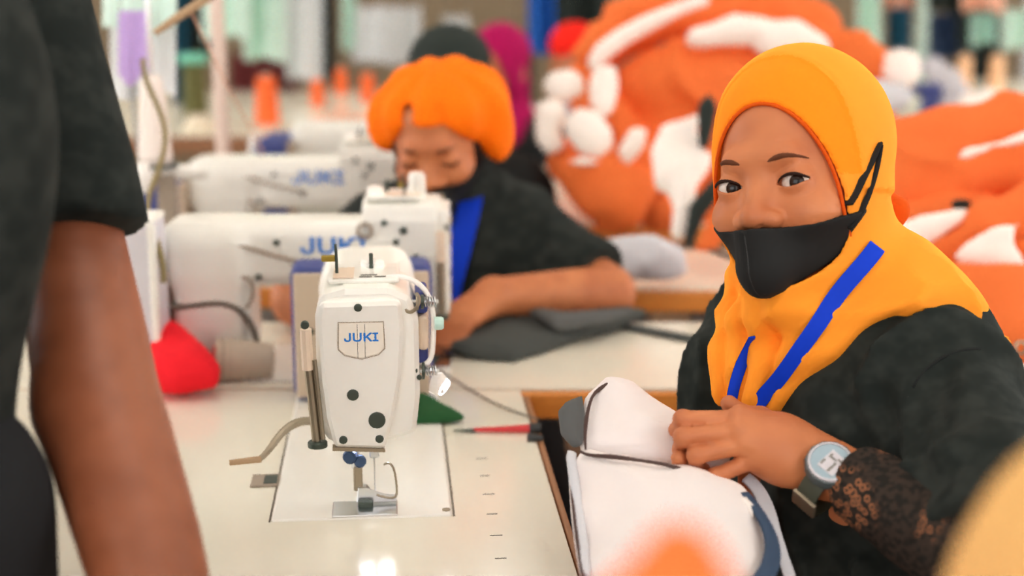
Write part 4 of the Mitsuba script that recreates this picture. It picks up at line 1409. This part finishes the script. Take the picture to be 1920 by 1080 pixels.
k = thing('fabric_scrap', 'dark green pointed scrap of cloth on the bed at the right of the nearest machine', 'cloth scrap')
put(k, None, cushion([on(772, 742, TZ+.008), on(800, 738, TZ+.014), on(838, 760, TZ+.012), on(873, 786, TZ+.006), on(838, 789, TZ+.006), on(772, 790, TZ+.006)], .007, .014, .004, 5, .003), 'green_cloth', True)

one('thread_end', tube([on(815, 690, TZ+.004), on(880, 730, TZ+.004), on(950, 766, TZ+.004), on(1010, 786, TZ+.004)], .0012, 6, 40), 'cable_dark', 'thin dark thread running across the table towards the padding', 'thread', smooth=True)
k = thing('table_clip', 'small metal hinge plate set in the cream table at the left of the machine bed', 'hinge')
put(k, 'plate', box(*(on(497, 903)+Z*.0012), .028, .034, .0022, .0008), 'cable_gray')
put(k, 'slot', box(*(on(508, 903)+Z*.0026), .014, .024, .0012, .0004), 'gun_metal')

# ------------------------------------------------------------------ on the second table
k = thing('fabric_roll', 'bright red folded cloth lying behind the bare forearm under the second machine', 'cloth')
put(k, None, cushion([on(255, 640, TZ+.05), on(268, 605, TZ+.06), on(320, 608, TZ+.055), on(370, 640, TZ+.05), on(412, 676, TZ+.045), on(412, 722, TZ+.02), on(330, 728, TZ+.02), on(262, 724, TZ+.02)], .026, .04, .006, 6, .005), 'red_cloth', True)
ca, cb = on(405, 712, TZ)+Z*.027, on(512, 706, TZ)+Z*.022
cone = lathe([(1e-5, 0), (.017, 0), (.0268, .001), (.0262, .035), (.0225, .070), (.0205, .074), (.010, .076), (1e-5, .076)], 32)
k = thing('thread_cone', 'grey thread cone lying on its side by the red cloth', 'thread cone')
dv = cb-ca; dv /= np.linalg.norm(dv)
put(k, 'thread', aim(cone, dv, ca), 'thread_gray', True)
put(k, 'core', aim(lathe([(.010, -.003), (.0175, -.003), (.0170, .004), (.010, .004)], 24), dv, ca), 'rubber_red', label='red rim of the cone core')
for i in range(7):
    put(k, 'thread_winding', aim(lathe([(.0264-.0008*i, .010+.009*i-.0015), (.0276-.0008*i, .010+.009*i), (.0264-.0008*i, .010+.009*i+.0015)], 30), dv, ca), 'cable_gray', True)
k = thing('dark_cloth', 'dark grey fabric under the hand and forearm of the woman in the orange cap', 'cloth')
put(k, None, cushion([on(812, 648, TZ+.012), on(850, 620, TZ+.02), on(930, 590, TZ+.025), on(1010, 580, TZ+.03), on(1130, 575, TZ+.025), on(1215, 590, TZ+.012), on(1180, 610, TZ+.01), on(1070, 634, TZ+.012), on(965, 668, TZ+.01), on(880, 664, TZ+.01)], .014, .03, .009, 8, .005), 'gray_fabric', True)
put(k, 'fold', cushion([on(985, 600, TZ+.03), on(1050, 578, TZ+.05), on(1140, 572, TZ+.05), on(1200, 592, TZ+.03), on(1130, 606, TZ+.03), on(1040, 616, TZ+.03)], .016, .03, .008, 9, .005), 'gray_denim', True, label='lighter grey fold')
one('cloth_strap', ribbon([on(1130, 604, TZ+.003), on(1200, 617, TZ+.003), on(1270, 630, TZ+.003), on(1345, 642, TZ+.003)], [[0, 1.0, 0]]*2, [.010, .028, .028, .026], .003), 'gray_fabric', 'dark grey strap trailing across the white table behind the woman in the hijab', 'strap', smooth=True)
k = thing('folded_cloth', 'silvery grey folded cloth on the table with the orange edge', 'cloth')
put(k, 'fold', cushion([on(1050, 492, TZ+.06), on(1075, 450, TZ+.10), on(1150, 440, TZ+.10), on(1240, 452, TZ+.09), on(1285, 478, TZ+.06), on(1288, 500, TZ+.03), on(1200, 515, TZ+.02), on(1110, 512, TZ+.03)], .035, .05, .010, 12, .006), 'silver_cloth', True)
put(k, 'fold', cushion([on(1035, 415, TZ+.1), on(1060, 400, TZ+.11), on(1130, 440, TZ+.1), on(1190, 470, TZ+.07), on(1130, 490, TZ+.05), on(1070, 460, TZ+.07)], .022, .04, .008, 13, .006), 'silver_cloth', True)
one('cloth_strap', ribbon([at(1330, 468, 2.35), at(1365, 480, 2.34), at(1410, 492, 2.33)], [UPV+FWD]*2, [.006, .010, .008], .003), 'cloth_black', 'short black strap on the white table just left of the face mask', 'strap', smooth=True)


# ------------------------------------------------------------------ heaps of orange work jackets
def limb(spec, k=.03, am=.02, ws=.12, seed=0, flat=1.0):
    """Cloth bundles along photo lines: spec = lists of (x, y, distance, half-width in pixels)."""
    ch = [[(at(x, y, d), r*d/FOCAL) for x, y, d, r in c] for c in spec]
    def f(p):
        d = None
        for c in ch:
            e = s_chain(p, c, .02); d = e if d is None else smin(d, e, k)
        rd = ridge(p+.05*nz(p, .2, seed+3)[:, None], (ws, ws*1.3, ws*.8), seed)
        return d+am*nz(p, ws*.7, seed+1)-am*.8*np.maximum(rd, 0)**3
    r = max(q[1] for c in ch for q in c)
    return calm(solid(f, *around([q[0] for c in ch for q in c], r+am+.02), .012 if r > .04 else .008, slack=2.0), 2)


def patch(pts, d, th=.03, wr=.016, seed=0, h=.009, w=None):
    """A flap of cloth with the given photo outline; d: one distance, or (distance at the top, at the bottom)."""
    y0, y1 = min(q[1] for q in pts), max(q[1] for q in pts)
    d0, d1 = (d, d) if np.isscalar(d) else d
    P = [at(x, y, d0+(d1-d0)*(y-y0)/(y1-y0)) for x, y in pts]
    return cushion(P, th, w or th*1.3, wr, seed, h, .07)


def jacket(label, body, linings=(), dark=(), group='orange work jackets in the heaps', seed=0, am=.022, ws=.13, name='work_jacket', m='workwear', lm='lining'):
    k = thing(name, label, 'jacket' if name == 'work_jacket' else 'cloth', group)
    put(k, 'shell' if linings or dark else None, limb(body, seed=seed, am=am, ws=ws), m, True)
    for i, l in enumerate(linings):
        put(k, 'lining', patch(*l, seed=seed+i), lm, True, label='white lining')
    for i, l in enumerate(dark):
        put(k, 'strap', limb([l], seed=seed+40+i, am=.006, ws=.06), 'cloth_black', True, label='black strap')
    return k


jacket('orange jacket in the middle of the heap, a smooth orange sweep with dark creases', [[(1165, 190, 3.02, 50), (1240, 170, 2.98, 75), (1340, 160, 2.98, 80), (1420, 190, 3.0, 70)], [(1200, 260, 2.98, 45), (1290, 250, 2.96, 45), (1390, 230, 2.98, 50)]], seed=1, am=.03, ws=.17)
jacket('orange jacket along the upper left of the heap with a long white band', [[(1125, 90, 3.0, 38), (1190, 45, 3.02, 50), (1290, 15, 3.05, 50), (1400, 0, 3.1, 55)]],
       [([(1098, 118), (1116, 84), (1151, 58), (1200, 32), (1267, 5), (1320, -14), (1335, 8), (1276, 30), (1222, 60), (1178, 84), (1147, 108), (1112, 140)], 2.90, .030, .008)], seed=2, am=.02)
jacket('orange jacket at the top of the heap, its white lining showing in a wide strip', [[(1330, 60, 3.08, 50), (1430, 35, 3.1, 60), (1520, 50, 3.05, 50)]],
       [([(1284, 74), (1293, 53), (1338, 42), (1373, 26), (1418, 29), (1453, 38), (1495, 34), (1550, 70), (1560, 100), (1480, 110), (1418, 100), (1413, 86), (1356, 86), (1311, 91), (1289, 86)], 2.88, .034, .010)], seed=3, am=.015)
jacket('orange jacket at the right end of the heap with a white cuff', [[(1530, 75, 2.98, 32), (1590, 105, 2.95, 42), (1640, 125, 2.94, 38)], [(1600, 140, 2.97, 40), (1650, 140, 2.97, 25)]],
       [([(1655, 100), (1690, 88), (1722, 100), (1728, 130), (1712, 165), (1672, 168), (1652, 140)], 2.90, .04, .010)], seed=4, am=.015)
jacket('orange jacket at the lower left of the heap, rounded and shaded', [[(1060, 305, 2.86, 34), (1110, 330, 2.80, 50), (1165, 365, 2.76, 50)], [(1130, 385, 2.78, 30), (1190, 350, 2.80, 40)]],
       [([(1060, 300), (1090, 292), (1130, 302), (1120, 312), (1080, 312)], 2.72, .012, .004)], seed=5, am=.025)
jacket('orange jacket behind the white linings, wedged left of the middle', [[(1095, 150, 3.0, 40), (1130, 210, 2.96, 40), (1180, 260, 2.94, 34), (1210, 320, 2.9, 36)]], seed=6, am=.02)
WL = 'turned-out white linings in the heap'
for i, (lab, c, d) in enumerate((
        ('white turned-out lining at the left edge of the heap, uppermost roll', [(1014, 158), (1032, 134), (1073, 128), (1097, 148), (1092, 178), (1060, 194), (1026, 184)], 2.80),
        ('white turned-out lining at the left edge of the heap, tall narrow roll', [(1001, 198), (1025, 184), (1056, 190), (1064, 222), (1052, 249), (1064, 276), (1027, 294), (1002, 262)], 2.78),
        ('white turned-out lining, fat roll right beside the tall narrow one', [(1056, 232), (1081, 202), (1120, 206), (1150, 247), (1151, 275), (1122, 302), (1086, 288), (1060, 255)], 2.74),
        ('white turned-out lining, upright flap against the orange sweep', [(1102, 158), (1117, 122), (1154, 122), (1162, 160), (1152, 206), (1130, 226), (1105, 195)], 2.78),
        ('small pale lining showing between the rounded orange jacket and the sweep', [(1154, 286), (1185, 236), (1215, 243), (1206, 280), (1174, 316)], 2.74))):
    one('jacket_lining', patch(c, d, .034, .010, i), 'lining', lab, 'cloth', WL, smooth=True)
k = thing('jacket_lining', 'white jacket with black straps hanging just left of the face in the hijab', 'cloth', WL)
put(k, 'shell', patch([(1218, 284), (1240, 240), (1276, 227), (1311, 213), (1307, 249), (1320, 284), (1338, 289), (1329, 320), (1307, 347), (1302, 382), (1302, 409), (1280, 448), (1258, 440), (1262, 387), (1249, 358), (1227, 356)], (2.64, 2.50), .034, .014, 11), 'lining', True)
put(k, 'strap', patch([(1307, 196), (1332, 172), (1345, 200), (1338, 240), (1329, 276), (1309, 282), (1308, 230)], 2.56, .018, .006, 3, .007), 'cloth_black', True, label='black strap')
put(k, 'strap', patch([(1293, 382), (1335, 335), (1355, 330), (1350, 369), (1322, 404), (1296, 468), (1280, 458)], 2.48, .018, .006, 4, .007), 'cloth_black', True, label='black strap')
one('work_jacket', patch([(1300, 470), (1325, 418), (1351, 391), (1366, 400), (1358, 436), (1342, 474)], 2.45, .016, .005, 5, .006), 'workwear', 'orange sleeve end hanging beside the mask, left of the hijab', 'jacket', 'orange work jackets in the heaps', smooth=True)
jacket('orange jacket hidden at the bottom of the heap behind the hijab', [[(1240, 330, 3.05, 90), (1400, 260, 3.2, 120), (1560, 260, 3.2, 110)], [(1230, 400, 2.95, 40), (1500, 380, 3.1, 100)]], seed=11, am=.03)
jacket('pale grey lining between the heap and the top of the hijab at right', [[(1640, 180, 2.86, 26), (1680, 185, 2.86, 26)]], group=WL, seed=12, am=.012, ws=.07, name='jacket_lining', m='silver_cloth')

G2 = 'large orange jackets behind the seated woman'
jacket('large orange jacket topmost behind the hijab, sloping towards the right edge', [[(1690, 270, 2.32, 52), (1770, 262, 2.30, 58), (1870, 255, 2.3, 52), (1980, 260, 2.3, 60)], [(1680, 340, 2.30, 50), (1770, 340, 2.28, 40), (1900, 320, 2.28, 38), (2000, 300, 2.28, 40)]],
       [([(1795, 290), (1810, 276), (1870, 266), (1920, 246), (1970, 238), (1970, 262), (1860, 280), (1820, 298), (1800, 306)], 2.19, .016, .005)], group=G2, seed=13, am=.030, ws=.17)
jacket('large orange jacket with two white linings below the topmost one', [[(1690, 500, 2.14, 28), (1770, 480, 2.13, 30), (1850, 430, 2.12, 34), (1960, 385, 2.14, 50)], [(1700, 440, 2.25, 60), (1820, 430, 2.26, 70), (1960, 460, 2.25, 60)], [(1930, 470, 2.08, 28), (1950, 500, 2.08, 30)]],
       [([(1640, 434), (1725, 402), (1815, 388), (1812, 412), (1775, 438), (1740, 462), (1700, 474), (1640, 476)], 2.11, .022, .006), ([(1788, 480), (1810, 455), (1865, 422), (1912, 418), (1895, 450), (1915, 480), (1925, 502), (1880, 517), (1835, 507), (1800, 497)], 2.03, .022, .006)], [[(1792, 384, 2.17, 10), (1812, 383, 2.17, 10)]], group=G2, seed=14, am=.022, ws=.16)
kj = jacket('lowest large orange jacket beside the black shoulder, with a metal eyelet', [[(1700, 520, 2.05, 40), (1780, 560, 2.0, 48), (1880, 580, 1.98, 60), (1990, 590, 1.98, 70)], [(1780, 610, 2.0, 50), (1860, 650, 1.94, 62), (1960, 660, 1.93, 75)], [(1840, 710, 1.96, 60), (1960, 720, 1.95, 70)]],
            [], [[(1745, 508, 1.975, 9), (1785, 515, 1.965, 9)]], group=G2, seed=15, am=.024, ws=.17)
put(kj, 'eyelet', aim(lathe([(.006, 0), (.010, .001), (.010, .003), (.006, .004)], 20), -FWD, at(1913, 652, 1.86)), 'steel_dull', label='metal eyelet')
jacket('black padded strap looped over a white sheet at the right edge behind the sleeve', [[(1895, 700, 1.62, 22), (1885, 735, 1.60, 14), (1905, 775, 1.58, 20), (1950, 760, 1.58, 40)]], [([(1865, 700), (1900, 682), (1960, 680), (1960, 830), (1905, 830), (1880, 760)], 1.68, .02, .006)], group=None, seed=16, am=.006, ws=.07, name='padded_strap', m='cloth_black')

# ------------------------------------------------------------------ thread cones, stands and hanging cloth in the background
cone_s = {}


def cone_thing(label, base, h, r, m, group, base_m='cone_plastic', cap=None):
    k = thing('thread_cone', label, 'thread cone', group)
    b = np.asarray(base)
    put(k, 'thread', place(lathe([(1e-5, .01), (r, .010), (r*1.0, .02), (r*.80, h), (r*.4, h+.004), (1e-5, h+.004)], 24), trimesh.transformations.translation_matrix(b)), m, True)
    put(k, 'core', place(lathe([(1e-5, 0), (r*.95, 0), (r*.9, .010), (r*.3, .012), (r*.3, h+.012), (1e-5, h+.012)], 20), trimesh.transformations.translation_matrix(b)), base_m, True)
    if cap:
        put(k, 'cap', place(lathe([(1e-5, h), (r*1.1, h), (r*1.1, h+.03), (1e-5, h+.032)], 20), trimesh.transformations.translation_matrix(b)), cap, True, label='mint cap')


def stand_on(x, y, d):      # a point on a bench at distance d, at the bench height
    p = at(x, y, d); return np.r_[p[:2], TZ]


OC = 'orange thread cones on the far bench'
cone_thing('big orange thread cone standing on the far bench left of the orange cap', stand_on(502, 235, 4.60), .158, .039, 'thread_orange', OC)
cone_thing('narrow orange thread cone, second from the left on the far bench', stand_on(596, 200, 5.15), .10, .026, 'thread_orange', OC)
cone_thing('small orange thread cone, nearest to the orange cap', stand_on(640, 172, 5.6), .105, .027, 'thread_orange', OC)
cone_thing('orange thread cone half hidden by the orange cap', stand_on(690, 182, 5.3), .11, .030, 'thread_orange', OC)
cone_thing('tall olive thread cone with a mint cap and cream foot', stand_on(368, 232, 4.65), .20, .042, 'thread_olive', None, cap='mint')
cone_thing('left of two peach thread cones near the far right wall', stand_on(1806, 158, 5.7), .15, .034, 'thread_peach', 'peach thread cones')
cone_thing('right of two peach thread cones near the far right wall', stand_on(1867, 156, 5.7), .15, .034, 'thread_peach', 'peach thread cones')
one('spool_base', place(lathe([(1e-5, 0), (.05, 0), (.045, .02), (.03, .05), (1e-5, .052)], 24), trimesh.transformations.translation_matrix(stand_on(372, 240, 4.5))), 'cone_plastic', 'cream cup-shaped spool holder in front of the olive cone', 'spool holder', smooth=True)
one('cloth_bundle', cushion([at(1790, 205, 4.0), at(1800, 182, 4.05), at(1850, 176, 4.1), at(1905, 184, 4.05), at(1915, 206, 4.0), at(1850, 214, 3.95)], .03, .05, .008, 4, .010), 'lining', 'white folded cloth above the topmost orange jacket at the right', 'cloth', smooth=True)
one('cloth_bundle', cushion([at(590, 228, 4.46), at(620, 214, 4.5), at(680, 216, 4.5), at(690, 232, 4.45), at(640, 240, 4.44)], .02, .03, .006, 4, .010), 'cloth_peach', 'peach folded cloth on the far bench below the small orange cones', 'cloth', smooth=True)

# the thread cone on the third machine, and the post with its cloths
b = at(293, 312, 2.19)
k = thing('thread_cone', 'tall white thread cone on a grey disc behind the shoulder of the standing person', 'thread cone')
put(k, 'thread', place(lathe([(1e-5, .004), (.026, .004), (.0255, .02), (.017, .125), (.012, .14), (1e-5, .14)], 28), trimesh.transformations.translation_matrix(b)), 'thread_white', True)
put(k, 'disc', place(lathe([(1e-5, 0), (.034, 0), (.034, .004), (1e-5, .004)], 28), trimesh.transformations.translation_matrix(b)), 'gun_metal', label='dark grey disc under the cone')
put(k, 'bracket', tube([b+[0, 0, -.003], b+[.03, .02, -.012], b+[.075, .03, -.016]], [.010, .014, .008], 10), 'enamel')
put(k, 'rod', tube([b+[0, 0, 0], b+[0, 0, .26]], .0035, 8), 'chrome')
put(k, 'post', box(*(b+[.012, .01, -.09]), .028, .02, .16, .004), 'cable_gray')
put(k, 'cup', place(lathe([(1e-5, 0), (.013, 0), (.016, .03), (.009, .045), (1e-5, .045)], 18), trimesh.transformations.translation_matrix(b+[-.016, -.03, -.035])), 'plastic_white', True)
rb = at(266, 330, 2.42)
one('thread_rod', tube([at(246, 130, 2.42), at(250, 200, 2.42), rb, np.r_[rb[:2], TZ]], .0035, 8), 'steel_frame', 'thin pale steel rod beside the sleeve of the standing person', 'rod', smooth=True)
one('air_hose', tube([at(268, 110, 2.02), at(280, 165, 2.02), at(302, 215, 2.02), at(309, 270, 2.0), at(285, 350, 1.95), at(278, 405, 1.86), at(292, 445, 1.80), at(304, 490, 1.79), at(306, 530, 1.79)], .0038, 8, 70), 'cable_olive', 'olive hose hanging past the sleeve down to the second machine', 'hose', smooth=True)


def cloth_sheet(label, xs, y0, y1, d, m, name='hanging_cloth', group=None, seed=0, wave=.012, th=.004):
    """A cloth hanging in folds from its top edge between photo columns xs."""
    n, r = 40, 12
    V = []
    for j in range(r):
        for i in range(n):
            u, v = i/(n-1), j/(r-1)
            x = xs[0]+(xs[1]-xs[0])*u; y = y0+(y1-y0)*v
            p = at(x, y, d)
            V.append(p+FWD*(wave*math.sin(u*9+seed)*(.4+.6*v)+wave*.6*math.sin(u*23+seed*2))+np.array([0, 0, .01*math.sin(u*7+seed)*v]))
    V = np.array(V)
    f = []
    for j in range(r-1):
        for i in range(n-1):
            a = j*n+i; f += [[a, a+1, a+n+1], [a, a+n+1, a+n]]
    back = V+FWD*th; N = len(V); f2 = [[a+N, c+N, b_+N] for a, b_, c in f]
    e = [j*n for j in range(r)]; edge = list(range(n))+[j*n+n-1 for j in range(1, r)]+list(range(r*n-2, (r-1)*n-1, -1))+[j*n for j in range(r-2, 0, -1)]
    s = []
    for a, b_ in zip(edge, edge[1:]+edge[:1]): s += [[a, a+N, b_+N], [a, b_+N, b_]]
    k = thing(name, label, 'hanging cloth', group)
    put(k, 'cloth', trimesh.Trimesh(np.vstack([V, back]), f+f2+s, process=False), m, 40)
    for i in (3, n-4):
        put(k, 'hanger_wire', tube([V[i]-[0, 0, .01], [V[i][0], V[i][1], 3.40]], .0012, 5), 'steel_frame')
    return k


cloth_sheet('mint sheet hanging beside the black sleeve at the top left', (190, 332), -190, 60, 2.35, 'sheet_mint', seed=1, wave=.006)
cloth_sheet('purple cloth hanging below the mint sheet', (222, 276), 20, 150, 2.30, 'sheet_purple', seed=2, wave=.004)
cloth_sheet('white gauzy cloth hanging behind the purple cloth', (205, 330), 10, 178, 2.42, 'sheet_white', seed=3, wave=.006)
cloth_sheet('mint white cloth hanging behind the pale post', (380, 468), -230, 72, 5.0, 'sheet_mint', seed=4, wave=.03)
cloth_sheet('pale blue white cloth hanging above the big orange cone', (460, 535), -230, 112, 5.2, 'sheet_mint', seed=5, wave=.03)
cloth_sheet('grey white cloth hanging right of the big orange cone', (538, 606), -230, 150, 5.6, 'sheet_white', seed=6, wave=.03)
cloth_sheet('broad pale cloth hanging left of the black cap', (660, 790), 12, 118, 6.2, 'sheet_white', seed=7, wave=.03)
cloth_sheet('narrow mint cloth hanging over the first grey one', (640, 668), -200, 95, 6.0, 'sheet_mint', seed=8, wave=.02)
cloth_sheet('small pale cloth hanging above the black cap', (830, 880), 30, 62, 6.3, 'sheet_white', seed=9, wave=.02)
cloth_sheet('dark teal cloth hanging between the gauzy cloth and the post', (325, 352), -230, 215, 5.3, 'cloth_teal', seed=10, wave=.02)
cloth_sheet('black cloth hanging behind the thin thread', (350, 392), -230, 100, 5.5, 'cloth_black', seed=11, wave=.02)
cloth_sheet('dark green black cloth hanging beside the grey white cloth', (604, 628), -200, 150, 5.8, 'cloth_black', seed=12, wave=.02)
cloth_sheet('dark maroon cloth behind the pale post', (430, 560), 100, 220, 6.2, 'cloth_maroon', seed=13, wave=.02)
cloth_sheet('bright blue cloth hanging left of the red cap', (990, 1040), -200, 100, 5.2, 'cloth_blue', seed=14, wave=.03)
cloth_sheet('black cloth hanging between the blue one and the heap', (1036, 1140), -200, 110, 5.6, 'cloth_black', seed=15, wave=.03)
cloth_sheet('dark cloth hanging behind the magenta headscarf', (960, 1000), 60, 200, 5.4, 'cloth_black', seed=16, wave=.02)
cloth_sheet('pale mint cloth hanging right above the orange cuff', (1605, 1655), -40, 85, 5.8, 'sheet_mint', seed=17, wave=.03)
cloth_sheet('dark blue cloth hanging beside the pale mint one on the right', (1660, 1712), 14, 95, 5.9, 'cloth_teal', seed=18, wave=.03)
cloth_sheet('black cloth hanging high on the right', (1742, 1800), -200, 22, 5.7, 'cloth_black', seed=19, wave=.03)
cloth_sheet('grey teal cloth hanging over the left peach cone', (1745, 1790), 25, 110, 6.0, 'blue_steel', seed=20, wave=.03)
cloth_sheet('dark cloth between the two peach cones', (1785, 1880), 15, 150, 6.6, 'cloth_black', seed=21, wave=.03)
cloth_sheet('pale grey green cloth hanging between the peach cones', (1818, 1862), 25, 85, 5.75, 'knob_mint', seed=22, wave=.03)
cloth_sheet('mint white cloth hanging at the upper right corner', (1876, 1960), 18, 92, 5.75, 'sheet_mint', seed=23, wave=.03)
cloth_sheet('peach pink cloth hanging high at the upper right', (1798, 1890), -200, 20, 5.5, 'cloth_peach', seed=24, wave=.03)
cloth_sheet('pale rose cloth hanging high above the orange cuff', (1655, 1712), -200, 18, 6.0, 'cloth_peach', seed=25, wave=.03)
one('cloth_bundle', limb([[(1745, 130, 5.0, 18), (1770, 150, 5.0, 26), (1790, 180, 4.9, 20), (1775, 200, 4.9, 24)]], seed=3, am=.02, ws=.1), 'cover_gray', 'grey bundle below the left peach cone', 'cloth', smooth=True)
one('cloth_bundle', limb([[(1722, 168, 4.9, 12), (1750, 172, 4.9, 14), (1740, 205, 4.9, 18)]], seed=4, am=.01, ws=.1), 'rim_blue', 'small dark blue bundle above the topmost orange jacket', 'cloth', smooth=True)

# posts, rails
def post(label, x, d, r, m='pole', y0=-400):
    p = at(x, 200, d)
    one('post', tube([[p[0], p[1], 0], [p[0], p[1], 2.6]], r, 14), m, label, 'post', smooth=True)


post('pale pink post standing between the hanging cloths on the left', 415, 2.86, .0145)
post('pale post far behind at the upper right', 1722, 6.7, .040, 'sheet_mint')
post('white post far behind at the right edge', 1916, 6.7, .027, 'sheet_white')
one('bamboo_stick', tube([at(290, 62, 1.9), at(340, 28, 1.9), at(430, -30, 1.9)], [.004, .006, .006], 8), 'tan_stick', 'slanting tan stick above the white thread cone', 'stick', smooth=True)
one('thread_line', tube([at(356, 18, 1.9), at(400, 110, 2.1), at(450, 205, 2.3), at(492, 285, 2.5)], .0016, 6), 'cloth_peach', 'taut thin thread slanting down past the pale post', 'thread', smooth=True)
# close to the lens: an orange fold of cloth
k = thing('orange_cloth', 'orange fold of cloth close to us, a soft blur at the bottom below the padding', 'cloth')
tip = at(1268, 1050, .40)
put(k, None, solid(lambda p: s_chain(p, [(tip, .011), (tip+[-.004, .0, -.03], .022), (tip+[-.010, 0, -.06], .036), (tip+[-.03, 0, -.16], .055), (np.r_[tip[:2], .80], .07)], .02)+.01*nz(p, .05, 7), *around([tip, np.r_[tip[:2], .76]], .12), .006), 'workwear', True)
